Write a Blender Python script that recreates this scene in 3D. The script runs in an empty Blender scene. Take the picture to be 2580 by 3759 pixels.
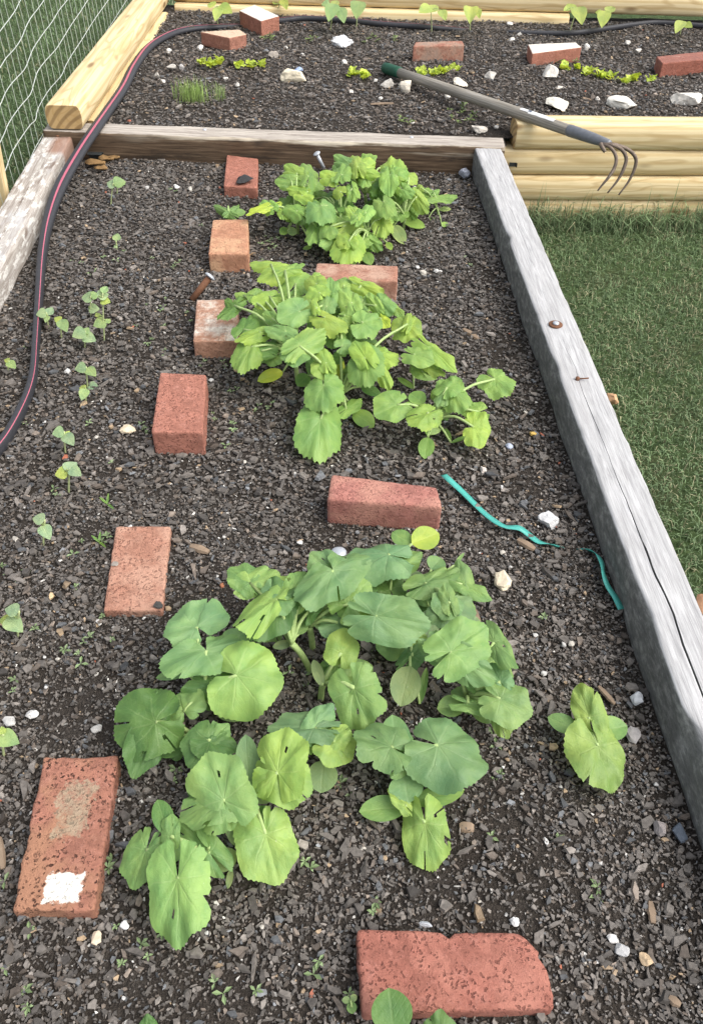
import bpy, bmesh, math, random
import numpy as np
from mathutils import Vector, Matrix, noise as mnoise

rng = np.random.default_rng(7)
random.seed(7)
SC = bpy.context.scene
COL = SC.collection

# ------------------------------------------------------------------ camera
PW, PH, FPX = 2580, 3759, 2950.0           # photograph size and focal length in its pixels
PITCH, ROLL = math.radians(44.4), math.radians(1.5)
CAM = np.array([0.0, 0.0, 1.1])
fw = np.array([0, math.cos(PITCH), -math.sin(PITCH)])
up0 = np.array([0, math.sin(PITCH), math.cos(PITCH)])
rt0 = np.array([1.0, 0, 0])
rt = rt0 * math.cos(ROLL) + up0 * math.sin(ROLL)
up = -rt0 * math.sin(ROLL) + up0 * math.cos(ROLL)
cam = bpy.data.cameras.new('camera')
cam.sensor_fit = 'VERTICAL'
cam.sensor_height = 36.0
cam.lens = FPX / PH * 36.0
cam.clip_start = 0.02
cam.clip_end = 500
cam_o = bpy.data.objects.new('camera', cam)
COL.objects.link(cam_o)
cam_o.matrix_world = Matrix(((rt[0], up[0], -fw[0], CAM[0]), (rt[1], up[1], -fw[1], CAM[1]),
                             (rt[2], up[2], -fw[2], CAM[2]), (0, 0, 0, 1)))
SC.camera = cam_o

# ------------------------------------------------------------------ sky, sun, exposure
SUN_EL, SUN_AZ = math.radians(52), math.radians(110)   # azimuth clockwise from +Y: soft light from the right
w = bpy.data.worlds.new('World')
SC.world = w
w.use_nodes = True
nt = w.node_tree
nt.nodes.clear()
out = nt.nodes.new('ShaderNodeOutputWorld')
bg = nt.nodes.new('ShaderNodeBackground')
sky = nt.nodes.new('ShaderNodeTexSky')
sky.sky_type = 'NISHITA'
sky.sun_disc = False
sky.sun_elevation = SUN_EL
sky.sun_rotation = SUN_AZ
sky.air_density = 1.0
sky.dust_density = 4.0
sky.ozone_density = 0.6
hs = nt.nodes.new('ShaderNodeHueSaturation')           # thin cloud: the sky light is nearly white
hs.inputs['Saturation'].default_value = 0.35
nt.links.new(sky.outputs[0], hs.inputs['Color'])
nt.links.new(hs.outputs[0], bg.inputs[0])
bg.inputs[1].default_value = 0.15
nt.links.new(bg.outputs[0], out.inputs[0])
sun = bpy.data.lights.new('sun', 'SUN')
sun.energy = 1.3
sun.angle = math.radians(55)
sun.color = (1.0, 0.95, 0.87)
sun_o = bpy.data.objects.new('sun', sun)
COL.objects.link(sun_o)
sd = Vector((math.sin(SUN_AZ) * math.cos(SUN_EL), math.cos(SUN_AZ) * math.cos(SUN_EL), math.sin(SUN_EL)))
sun_o.rotation_euler = sd.to_track_quat('Z', 'Y').to_euler()
SC.view_settings.view_transform = 'Standard'
SC.view_settings.look = 'None'
SC.view_settings.exposure = 0.88
SC.view_settings.gamma = 1.0
SC.view_settings.use_curve_mapping = False

# ------------------------------------------------------------------ pixel of the photograph -> place in the garden
def ray(px, py):
    return fw * FPX + rt * (px - PW / 2) - up * (py - PH / 2)

def at(px, py, z=0.0):                      # point at height z
    d = ray(px, py)
    return CAM + d * ((z - CAM[2]) / d[2])

def at_plane(px, py, p0, n):                # point on any plane
    d = ray(px, py)
    return CAM + d * (np.dot(np.asarray(p0) - CAM, n) / np.dot(d, n))

def proj(p):
    v = np.asarray(p, float) - CAM
    k = v @ fw
    return np.array([PW / 2 + FPX * (v @ rt) / k, PH / 2 - FPX * (v @ up) / k])

def ppm(p):                                 # photo pixels per metre at p
    return FPX / ((np.asarray(p) - CAM) @ fw)

# ------------------------------------------------------------------ object helpers
def link(name, me, mat=None, parent=None, loc=None, mw=None):
    o = bpy.data.objects.new(name, me)
    COL.objects.link(o)
    if mat is not None and me is not None and not me.materials:
        me.materials.append(mat)
    if mw is not None:
        o.matrix_basis = mw
    elif loc is not None:
        o.location = Vector(loc)
    if parent is not None:
        o.parent = parent
        o.matrix_parent_inverse = parent.matrix_basis.inverted()
    return o

def tag(o, label, cat=None, group=None, kind=None):
    if label: o['label'] = label
    if cat: o['category'] = cat
    if group: o['group'] = group
    if kind: o['kind'] = kind
    return o

def empty(name, loc, label=None, cat=None, group=None):
    o = bpy.data.objects.new(name, None)
    o.empty_display_size = 0.05
    COL.objects.link(o)
    o.location = Vector(loc)
    return tag(o, label, cat, group)

def mesh(name, v, f, smooth=True):
    me = bpy.data.meshes.new(name)
    me.from_pydata([tuple(map(float, p)) for p in v], [], [tuple(map(int, q)) for q in f])
    me.update()
    if smooth:
        me.polygons.foreach_set('use_smooth', [True] * len(me.polygons))
    return me

def fast_mesh(name, V, loops, sizes, smooth=False):
    me = bpy.data.meshes.new(name)
    me.vertices.add(len(V)); me.vertices.foreach_set('co', np.asarray(V, np.float32).ravel())
    me.loops.add(len(loops)); me.loops.foreach_set('vertex_index', np.asarray(loops, np.int32))
    sizes = np.asarray(sizes, np.int32)
    st = np.concatenate([[0], np.cumsum(sizes)[:-1]]).astype(np.int32)
    me.polygons.add(len(sizes)); me.polygons.foreach_set('loop_start', st)
    me.polygons.foreach_set('use_smooth', np.full(len(sizes), smooth))
    me.update(calc_edges=True)
    return me

def set_col(me, C):                         # per-vertex colour attribute
    a = me.color_attributes.new('Col', 'FLOAT_COLOR', 'POINT')
    C = np.asarray(C, np.float32)
    if C.shape[1] == 3: C = np.hstack([C, np.ones((len(C), 1), np.float32)])
    a.data.foreach_set('color', C.ravel())

def tube(pts, radii, n=8, squash=None, cap=True):
    """verts, faces of a swept tube; squash = list of (wide, tall) factors per ring"""
    P = [Vector(p) for p in pts]
    V, Fc = [], []
    side = None
    for i, p in enumerate(P):
        t = (P[min(i + 1, len(P) - 1)] - P[max(i - 1, 0)]).normalized()
        if side is None:
            s = t.cross(Vector((0, 0, 1)))
            if s.length < 1e-3: s = Vector((1, 0, 0))
            side = s.normalized()
        side = (side - t * side.dot(t)).normalized()
        b = side.cross(t).normalized()
        r = radii[i] if hasattr(radii, '__len__') else radii
        for k in range(n):
            a = 2 * math.pi * k / n
            sx, sy = squash[i] if squash else (1, 1)
            V.append(p + side * (math.cos(a) * r * sx) + b * (math.sin(a) * r * sy))
    for i in range(len(P) - 1):
        for k in range(n):
            a, b_ = i * n + k, i * n + (k + 1) % n
            Fc.append((a, b_, b_ + n, a + n))
    if cap:
        Fc.append(tuple(reversed(range(n))))
        Fc.append(tuple(range((len(P) - 1) * n, len(P) * n)))
    return V, Fc

def spline(pts, m=8):
    """Catmull-Rom through points"""
    P = [np.asarray(p, float) for p in pts]
    P = [2 * P[0] - P[1]] + P + [2 * P[-1] - P[-2]]
    R = []
    for i in range(1, len(P) - 2):
        for k in range(m):
            t = k / m
            a, b, c, d = P[i - 1], P[i], P[i + 1], P[i + 2]
            R.append(0.5 * (2 * b + (c - a) * t + (2 * a - 5 * b + 4 * c - d) * t * t + (3 * b - a - 3 * c + d) * t ** 3))
    R.append(P[-2])
    return R

def nz(x, y, z=0.0, s=1.0):
    return mnoise.noise(Vector((x * s, y * s, z * s)))

# ------------------------------------------------------------------ material helpers
class NT:
    def __init__(self, name):
        self.m = bpy.data.materials.new(name)
        self.m.use_nodes = True
        self.t = self.m.node_tree
        self.b = self.t.nodes['Principled BSDF']
        self.o = self.t.nodes['Material Output']
    def n(self, ty, **kw):
        x = self.t.nodes.new(ty)
        for k, v in kw.items():
            if k.startswith('i_'):
                key = k[2:]
                x.inputs[int(key) if key.isdigit() else key.replace('_', ' ')].default_value = v
            else:
                setattr(x, k, v)
        return x
    def l(self, a, b):
        self.t.links.new(a, b)
    def math(self, op, a, b=None, c=None, clamp=False):
        x = self.n('ShaderNodeMath', operation=op, use_clamp=clamp)
        for i, v in enumerate((a, b, c)):
            if v is None: continue
            if isinstance(v, (int, float)): x.inputs[i].default_value = v
            else: self.l(v, x.inputs[i])
        return x.outputs[0]
    def mix(self, fac, a, b, mode='MIX'):
        x = self.n('ShaderNodeMix', data_type='RGBA', blend_type=mode)
        for k, v in ((0, fac), (6, a), (7, b)):
            if isinstance(v, (int, float)): x.inputs[k].default_value = v
            elif isinstance(v, tuple): x.inputs[k].default_value = v if len(v) == 4 else v + (1,)
            else: self.l(v, x.inputs[k])
        return x.outputs[2]
    def noise(self, vec, scale, detail=4, rough=0.55, dist=0.0):
        x = self.n('ShaderNodeTexNoise')
        x.inputs['Scale'].default_value = scale
        x.inputs['Detail'].default_value = detail
        x.inputs['Roughness'].default_value = rough
        x.inputs['Distortion'].default_value = dist
        if vec is not None: self.l(vec, x.inputs['Vector'])
        return x.outputs[0]
    def ramp(self, fac, stops):
        x = self.n('ShaderNodeValToRGB')
        e = x.color_ramp.elements
        while len(e) < len(stops): e.new(0.5)
        for i, (p, c) in enumerate(stops):
            e[i].position = p
            e[i].color = c if len(c) == 4 else tuple(c) + (1,)
        self.l(fac, x.inputs[0])
        return x.outputs[0]
    def step(self, v, a, b):
        x = self.n('ShaderNodeMapRange', interpolation_type='SMOOTHSTEP')
        x.inputs[1].default_value = a; x.inputs[2].default_value = b
        self.l(v, x.inputs[0])
        return x.outputs[0]
    def obj(self, scale=None):
        c = self.n('ShaderNodeTexCoord').outputs['Object']
        if scale:
            m = self.n('ShaderNodeMapping')
            m.inputs['Scale'].default_value = scale
            self.l(c, m.inputs[0])
            c = m.outputs[0]
        return c
    def bump(self, h, strength=0.4, dist=0.002):
        x = self.n('ShaderNodeBump')
        x.inputs['Strength'].default_value = strength
        x.inputs['Distance'].default_value = dist
        self.l(h, x.inputs['Height'])
        self.l(x.outputs[0], self.b.inputs['Normal'])
    def col(self, c):
        if isinstance(c, tuple): self.b.inputs['Base Color'].default_value = c if len(c) == 4 else c + (1,)
        else: self.l(c, self.b.inputs['Base Color'])
    def rough(self, v, spec=0.3):
        if isinstance(v, (int, float)): self.b.inputs['Roughness'].default_value = v
        else: self.l(v, self.b.inputs['Roughness'])
        self.b.inputs['Specular IOR Level'].default_value = spec

def mat_plain(name, c, rough=0.6, spec=0.3, metal=0.0, nscale=60, var=0.35, bump=0.2):
    M = NT(name)
    n_ = M.noise(M.obj(), nscale, 5)
    M.col(M.mix(n_, tuple(x * (1 - var) for x in c), tuple(min(1, x * (1 + var)) for x in c)))
    M.rough(rough, spec)
    M.b.inputs['Metallic'].default_value = metal
    if bump: M.bump(n_, bump, 0.002)
    return M.m

def mat_attr(name, rough=0.75, spec=0.25, nscale=250, var=0.35, bump=0.3, transl=0.0):
    M = NT(name)
    a = M.n('ShaderNodeAttribute', attribute_name='Col').outputs['Color']
    n_ = M.noise(M.obj(), nscale, 3)
    c = M.mix(1.0, a, M.ramp(n_, [(0.25, (1 - var,) * 3), (0.75, (1 + var,) * 3)]), 'MULTIPLY')
    M.col(c)
    M.rough(rough, spec)
    if bump: M.bump(n_, bump, 0.002)
    if transl:
        tr = M.n('ShaderNodeBsdfTranslucent'); M.l(c, tr.inputs[0])
        mx = M.n('ShaderNodeMixShader'); mx.inputs[0].default_value = transl
        M.l(M.b.outputs[0], mx.inputs[1]); M.l(tr.outputs[0], mx.inputs[2]); M.l(mx.outputs[0], M.o.inputs[0])
    return M.m

MULCH = mat_attr('bark_and_gravel', 0.62, 0.35, 180, 0.35, 0.35)
GRASS = mat_attr('grass', 0.55, 0.25, 30, 0.25, 0, 0.25)

def make_soil():
    M = NT('dark_soil')
    c = M.obj()
    n1 = M.noise(c, 190, 8, 0.75); n2 = M.noise(c, 7, 4)
    v = M.n('ShaderNodeTexVoronoi', feature='F1'); v.inputs['Scale'].default_value = 320; M.l(c, v.inputs[0])
    base = M.ramp(n1, [(0.3, (0.021, 0.018, 0.0155)), (0.55, (0.060, 0.052, 0.045)), (0.75, (0.13, 0.113, 0.098))])
    M.col(M.mix(M.step(n2, 0.35, 0.7), base, M.mix(0.5, base, (0.03, 0.024, 0.018), 'MIX')))
    M.rough(0.95, 0.1)
    M.bump(M.math('ADD', n1, M.math('MULTIPLY', v.outputs[0], 0.8)), 0.8, 0.006)
    return M.m
SOIL = make_soil()

def make_lawn():
    M = NT('lawn_turf')
    c = M.obj()
    n1 = M.noise(c, 40, 6, 0.7); n2 = M.noise(c, 5, 4)
    g = M.ramp(n1, [(0.3, (0.02, 0.034, 0.012)), (0.6, (0.065, 0.10, 0.038)), (0.8, (0.12, 0.15, 0.07))])
    M.col(M.mix(M.math('MULTIPLY', M.step(n2, 0.5, 0.75), 0.5), g, (0.07, 0.062, 0.035)))
    M.rough(0.9, 0.1)
    M.bump(n1, 0.9, 0.02)
    return M.m
LAWN = make_lawn()

def make_old_wood(name, light, dark, stain, stain_amt, seed=0.0, side_dark=0.0, lichen=0.0, rust_end=0.0):
    """weathered sleeper: grain runs along local X"""
    M = NT(name)
    co = M.n('ShaderNodeTexCoord').outputs['Object']
    ad = M.n('ShaderNodeVectorMath', operation='ADD'); ad.inputs[1].default_value = (seed, seed * 2, seed * 3)
    M.l(co, ad.inputs[0]); co = ad.outputs[0]
    def mp(s):
        m = M.n('ShaderNodeMapping'); m.inputs['Scale'].default_value = s; M.l(co, m.inputs[0]); return m.outputs[0]
    g1 = M.noise(mp((9, 130, 130)), 1.0, 7, 0.7, 0.5)
    g2 = M.noise(mp((14, 320, 320)), 1.0, 4, 0.6)
    b1 = M.noise(mp((4, 18, 18)), 1.0, 5, 0.6)
    b2 = M.noise(mp((16, 40, 40)), 1.0, 6, 0.7)
    grain = M.math('ADD', M.math('MULTIPLY', g1, 0.6), M.math('MULTIPLY', g2, 0.4))
    c = M.mix(M.step(grain, 0.32, 0.68), dark, light)
    c = M.mix(M.math('MULTIPLY', M.step(b1, 0.48, 0.72), stain_amt), c, stain)
    if lichen:
        c = M.mix(M.math('MULTIPLY', M.step(b2, 0.50, 0.60), lichen), c, (0.66, 0.64, 0.60))
        c = M.mix(M.math('MULTIPLY', M.step(M.noise(mp((9, 26, 26)), 1.0, 5, 0.6), 0.56, 0.66), 0.8), c, (0.17, 0.125, 0.10))
    if rust_end:                             # rust brown stain at the far end
        so = M.n('ShaderNodeSeparateXYZ'); M.l(M.n('ShaderNodeTexCoord').outputs['Object'], so.inputs[0])
        rm = M.math('MULTIPLY', M.step(so.outputs[0], rust_end - 0.17, rust_end - 0.12), M.step(so.outputs[1], 0.075, 0.035))
        c = M.mix(M.math('MULTIPLY', rm, 0.8), c, (0.27, 0.145, 0.095))
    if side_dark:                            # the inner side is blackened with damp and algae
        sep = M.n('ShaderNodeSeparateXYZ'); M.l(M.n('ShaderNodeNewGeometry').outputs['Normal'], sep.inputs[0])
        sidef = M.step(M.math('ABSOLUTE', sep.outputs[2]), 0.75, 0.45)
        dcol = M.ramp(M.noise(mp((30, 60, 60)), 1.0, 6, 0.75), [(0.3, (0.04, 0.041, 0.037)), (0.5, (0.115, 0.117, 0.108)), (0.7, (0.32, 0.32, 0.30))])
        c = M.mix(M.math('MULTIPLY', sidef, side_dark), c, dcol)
    M.col(c)
    M.rough(0.85, 0.2)
    M.bump(M.math('ADD', grain, M.math('MULTIPLY', b2, 0.3)), 0.55, 0.003)
    return M.m

def make_pine(name='treated_pine', tint=(1, 1, 1), seed=0.0):
    M = NT(name)
    co = M.n('ShaderNodeTexCoord').outputs['Object']
    oi = M.n('ShaderNodeObjectInfo')
    off = M.n('ShaderNodeVectorMath', operation='SCALE'); off.inputs[0].default_value = (3.1, 0.02, 0.03)
    M.l(M.math('MULTIPLY', oi.outputs['Random'], 7.0), off.inputs['Scale'])
    ad = M.n('ShaderNodeVectorMath', operation='ADD'); M.l(co, ad.inputs[0]); M.l(off.outputs[0], ad.inputs[1])
    def mp(s):
        m = M.n('ShaderNodeMapping'); m.inputs['Scale'].default_value = s; M.l(ad.outputs[0], m.inputs[0]); return m.outputs[0]
    wv = M.n('ShaderNodeTexWave', wave_type='RINGS', rings_direction='X')
    wv.inputs['Scale'].default_value = 1.0; wv.inputs['Distortion'].default_value = 6.0
    wv.inputs['Detail'].default_value = 2.0; wv.inputs['Detail Scale'].default_value = 0.35
    M.l(mp((1.6, 13, 13)), wv.inputs[0])
    fine = M.noise(mp((8, 260, 260)), 1.0, 4, 0.6)
    blot = M.noise(mp((3, 14, 14)), 1.0, 4, 0.55)
    vo = M.n('ShaderNodeTexVoronoi', feature='F1'); vo.inputs['Scale'].default_value = 1.0
    M.l(mp((3.6, 12, 12)), vo.inputs[0])
    knot = M.step(vo.outputs[0], 0.20, 0.07)
    light = tuple(a * b for a, b in zip((0.70, 0.575, 0.345), tint))
    mid = tuple(a * b for a, b in zip((0.60, 0.46, 0.245), tint))
    c = M.mix(M.step(wv.outputs[0], 0.35, 0.95), light, mid)
    c = M.mix(M.math('MULTIPLY', M.step(fine, 0.45, 0.75), 0.25), c, (0.42, 0.29, 0.12))
    gl = M.noise(mp((1.1, 11, 11)), 1.0, 2, 0.5)
    ln = M.step(M.math('ABSOLUTE', M.math('SUBTRACT', M.math('FRACT', M.math('MULTIPLY', gl, 11.0)), 0.5)), 0.30, 0.48)
    c = M.mix(M.math('MULTIPLY', ln, 0.55), c, (0.42, 0.29, 0.13))
    c = M.mix(M.math('MULTIPLY', M.step(blot, 0.52, 0.75), 0.55), c, (0.40, 0.30, 0.14))
    c = M.mix(M.math('MULTIPLY', knot, 0.8), c, (0.16, 0.085, 0.03))
    # sawn ends are browner
    sep = M.n('ShaderNodeSeparateXYZ'); M.l(M.n('ShaderNodeTexCoord').outputs['Normal'], sep.inputs[0])
    endf = M.step(M.math('ABSOLUTE', sep.outputs[0]), 0.7, 0.95)
    c = M.mix(M.math('MULTIPLY', endf, 0.75), c, M.mix(M.step(wv.outputs[0], 0.3, 0.9), (0.42, 0.26, 0.10), (0.20, 0.11, 0.04)))
    M.col(c)
    M.rough(0.7, 0.25)
    M.bump(fine, 0.15, 0.001)
    return M.m
PINE = make_pine()

# ------------------------------------------------------------------ ground, soil
LAWN_Z = -0.215
def lawn_h(x, y):
    return LAWN_Z + 0.018 * nz(x, y, 3.3, 1.3)

def grid_sheet(name, x0, x1, y0, y1, step, hf, mat, poly=None):
    nx, ny = max(2, int((x1 - x0) / step)), max(2, int((y1 - y0) / step))
    V = [(x0 + (x1 - x0) * i / nx, y0 + (y1 - y0) * j / ny, 0) for j in range(ny + 1) for i in range(nx + 1)]
    V = [(x, y, hf(x, y)) for x, y, _ in V]
    Fc = [(j * (nx + 1) + i, j * (nx + 1) + i + 1, (j + 1) * (nx + 1) + i + 1, (j + 1) * (nx + 1) + i) for j in range(ny) for i in range(nx)]
    return link(name, mesh(name, V, Fc), mat)

# one lawn sheet: fine near the beds, coarse out to the horizon
def lawn_sheet():
    xs = np.concatenate([[-120, -60, -30, -15, -9], np.arange(-6, 6.01, 0.12), [9, 15, 30, 60, 120]])
    ys = np.concatenate([[-120, -60, -20, -8, -4], np.arange(-2, 9.01, 0.12), [12, 18, 30, 60, 120]])
    V = [(x, y, lawn_h(x, y)) for y in ys for x in xs]
    n = len(xs)
    Fc = [(j * n + i, j * n + i + 1, (j + 1) * n + i + 1, (j + 1) * n + i) for j in range(len(ys) - 1) for i in range(n - 1)]
    return link('lawn', mesh('lawn', V, Fc), LAWN)
tag(lawn_sheet(), 'mown green lawn around the raised beds', kind='structure')

FAR_Z = 0.078
def soil_near(x, y):
    z = 0.012 * nz(x, y, 0, 2.2) + 0.004 * nz(x, y, 5, 9)
    return z
def soil_far(x, y):
    return FAR_Z + 0.014 * nz(x, y, 8, 1.8) + 0.006 * nz(x, y, 2, 8)
def bed_sheet(name, xl, xr, y0, y1, step, hf):
    ny = int((y1 - y0) / step); nx = int((xr(y0) - xl(y0)) / step)
    V = []
    for j in range(ny + 1):
        y = y0 + (y1 - y0) * j / ny
        for i in range(nx + 1):
            x = xl(y) + (xr(y) - xl(y)) * i / nx
            V.append((x, y, hf(x, y)))
    Fc = [(j * (nx + 1) + i, j * (nx + 1) + i + 1, (j + 1) * (nx + 1) + i + 1, (j + 1) * (nx + 1) + i) for j in range(ny) for i in range(nx)]
    return link(name, mesh(name, V, Fc), SOIL)
tag(bed_sheet('near_bed_soil', lambda y: -1.05 + 0.07 * (2.9 - y), lambda y: 0.43 + 0.05 * (2.9 - y), -0.7, 2.86, 0.035, soil_near), 'dark soil of the near raised bed', kind='structure')
tag(bed_sheet('far_bed_soil', lambda y: -1.0, lambda y: 0.5 if y < 2.975 else 2.3, 2.86, 4.62, 0.045, soil_far), 'dark soil of the far raised bed', kind='structure')

# ------------------------------------------------------------------ old sleepers of the near bed
def frame_xy(p0, p1, z0):
    """local X from p0 to p1 (plan), Z up"""
    a = Vector((p1[0] - p0[0], p1[1] - p0[1], 0)); L = a.length; a.normalize()
    b = Vector((0, 0, 1)).cross(a)
    return Matrix(((a.x, b.x, 0, p0[0]), (a.y, b.y, 0, p0[1]), (0, 0, 1, z0), (0, 0, 0, 1))), L

def sleeper_mesh(name, L, y0, y1, ztop, zbot, seed, crack=None, rough=0.002, bow=0.0, notches=(), n=170):
    """board along local X; y0..y1 across; crack(t) -> (fraction across, half width, depth)"""
    V, Fc = [], []
    for i in range(n + 1):
        t = i / n; x = L * t
        cf, cw, cd = crack(t) if crack else (0.5, 0.0004, 0.0)
        cw_ = max(cw, 0.0004) / abs(y1 - y0)
        cols = [0.0, 0.025, 0.09, 0.2, cf - cw_ - 0.03, cf - cw_, cf, cf + cw_, cf + cw_ + 0.03, 0.72, 0.86, 0.95, 1.0]
        ring = []
        bw = bow * math.sin(math.pi * t)
        def edge(sgn):
            e = rough * 1.6 * nz(x, seed + sgn * 7, 0, 9) + rough * 0.8 * nz(x, seed + sgn * 5, 0, 40)
            for (tt, dep, wd) in notches:
                if sgn > 0: e = abs(e) + dep * max(0.0, 1 - abs(t - tt) / wd)
            return e
        eL, eR = edge(-1), edge(1)
        ya, yb = y0 + abs(eL) + bw, y1 - abs(eR) + bw
        rows = [0.0, 0.35, 0.7, 0.93]
        for r in rows: ring.append((x, y0 + bw + rough * nz(x, r * 3, seed, 12), zbot + (ztop - zbot) * r))
        ring.append((x, ya + 0.001, ztop - 0.005 - abs(eL) * 0.7))
        for k, c in enumerate(cols):
            yy = ya + 0.004 + (yb - ya - 0.008) * c
            zz = ztop + rough * 0.7 * nz(x * 0.6, yy * 6, seed, 14) + rough * 0.5 * nz(x, yy * 4, seed, 50)
            if k in (0, len(cols) - 1): zz -= 0.0015
            if k == 6: zz -= cd
            ring.append((x, yy, zz))
        ring.append((x, yb - 0.001, ztop - 0.005 - abs(eR) * 0.7))
        for r in reversed(rows): ring.append((x, y1 + bw + rough * nz(x, r * 3, seed + 9, 12), zbot + (ztop - zbot) * r))
        m = len(ring)
        V += ring
    for i in range(n):
        for k in range(m - 1):
            a = i * m + k
            Fc.append((a, a + m, a + m + 1, a + 1))
    Fc.append(tuple(range(m)))
    Fc.append(tuple(reversed(range(n * m, n * m + m))))
    me = mesh(name, V, Fc)
    for i in range(n):                      # the crack has sharp lips
        for k in (9, 10, 11, 12): me.polygons[i * (m - 1) + k].use_smooth = False
    return me

R_IN0, R_IN1 = at(1734, 526, 0.085), at(2553, 2737, 0.085)
dirR = (R_IN1 - R_IN0) / np.linalg.norm(R_IN1 - R_IN0)
far_p, near_p = R_IN0 + dirR * 0.0, R_IN0 + dirR * 3.5
mwR, LR = frame_xy(near_p, far_p, 0.0)        # local X from near to far; local +Y is to the left, so the board lies at -Y
GREYW = make_old_wood('grey_sleeper_wood', (0.50, 0.50, 0.505), (0.27, 0.268, 0.27), (0.36, 0.355, 0.355), 0.65, 0.0, 0.88)
def crackR(t):
    c = 1 - (0.36 + 0.06 * t / 0.6 + 0.035 * nz(t * 30, 1.0) + 0.012 * nz(t * 130, 4.0))
    k = min(1.0, max(0.0, (0.64 - t) / 0.12))
    wv_ = 0.55 + 0.45 * nz(t * 18, 9.0) + (0.6 if t < 0.46 else 0)
    return c, 0.0017 * k * max(0.25, wv_), 0.04 * k
o = link('timber_sleeper', sleeper_mesh('timber_sleeper', LR, -0.094, 0.0, 0.085, -0.25, 1.0, crackR, 0.0022,
         notches=((0.355, 0.016, 0.012), (0.42, 0.006, 0.02), (0.62, 0.005, 0.015), (0.8, 0.006, 0.01), (0.22, 0.006, 0.015))), GREYW, mw=mwR)
tag(o, 'pale grey weathered sleeper with a long crack edging the right of the near bed', 'sleeper', 'old sleepers around the near bed')

# crossing sleeper between the two beds
cA, cB = at(280, 485, 0.09), at(1734, 538, 0.09)
dc = (cB - cA) / np.linalg.norm(cB - cA)
p0, p1 = cA - dc * 0.115, cB + dc * 0.11
mwC, LC = frame_xy(p0, p1, 0.0)
BROWNW = make_old_wood('brown_sleeper_wood', (0.42, 0.36, 0.31), (0.17, 0.135, 0.11), (0.60, 0.55, 0.48), 0.75, 3.0, 0.0)
def make_cross_wood():
    M = NT('crossing_sleeper_wood')
    co = M.n('ShaderNodeTexCoord').outputs['Object']
    def mp(s):
        m = M.n('ShaderNodeMapping'); m.inputs['Scale'].default_value = s; M.l(co, m.inputs[0]); return m.outputs[0]
    g1 = M.noise(mp((5, 120, 120)), 1.0, 6, 0.65, 0.5)
    b1 = M.noise(mp((4.5, 22, 22)), 1.0, 6, 0.65)
    b2 = M.noise(mp((2.2, 9, 30)), 1.0, 5, 0.6)
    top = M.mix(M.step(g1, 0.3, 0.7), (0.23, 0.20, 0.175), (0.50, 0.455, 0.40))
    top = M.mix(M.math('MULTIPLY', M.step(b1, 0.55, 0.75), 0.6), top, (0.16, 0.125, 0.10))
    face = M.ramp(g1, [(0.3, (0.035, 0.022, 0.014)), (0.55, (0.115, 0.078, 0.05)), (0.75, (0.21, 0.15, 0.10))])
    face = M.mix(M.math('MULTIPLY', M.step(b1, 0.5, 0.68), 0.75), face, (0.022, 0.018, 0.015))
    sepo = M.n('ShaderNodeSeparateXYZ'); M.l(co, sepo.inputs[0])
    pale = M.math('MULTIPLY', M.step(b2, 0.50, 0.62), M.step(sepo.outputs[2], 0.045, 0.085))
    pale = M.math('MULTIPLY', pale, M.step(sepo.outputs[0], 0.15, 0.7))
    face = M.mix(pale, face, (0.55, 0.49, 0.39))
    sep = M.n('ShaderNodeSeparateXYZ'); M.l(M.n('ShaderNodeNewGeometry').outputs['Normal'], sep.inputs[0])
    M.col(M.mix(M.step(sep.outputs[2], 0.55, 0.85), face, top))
    M.rough(0.85, 0.2)
    M.bump(M.math('ADD', g1, b1), 0.55, 0.003)
    return M.m
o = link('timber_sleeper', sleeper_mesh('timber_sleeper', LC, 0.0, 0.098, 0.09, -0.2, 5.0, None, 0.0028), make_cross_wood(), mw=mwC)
tag(o, 'brown stained sleeper lying across between the near bed and the far bed', 'sleeper', 'old sleepers around the near bed')

# left sleeper
LIN0, LIN1 = at(276, 482, 0.075), at(0, 1000, 0.075)
dl = (LIN1 - LIN0) / np.linalg.norm(LIN1 - LIN0)
mwL, LL = frame_xy(LIN0 + dl * 3.5, LIN0 + dl * 0.055, 0.0)
LEFTW = make_old_wood('lichen_sleeper_wood', (0.48, 0.45, 0.41), (0.20, 0.165, 0.14), (0.52, 0.53, 0.545), 0.75, 6.0, 0.0, 0.85, LL)
o = link('timber_sleeper', sleeper_mesh('timber_sleeper', LL, 0.0, 0.102, 0.075, -0.25, 8.0, lambda t: (0.45 + 0.05 * nz(t * 20, 2), 0.0012, 0.006), 0.0024), LEFTW, mw=mwL)
tag(o, 'blotchy grey and brown sleeper with pale lichen edging the left of the near bed', 'sleeper', 'old sleepers around the near bed')

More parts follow.
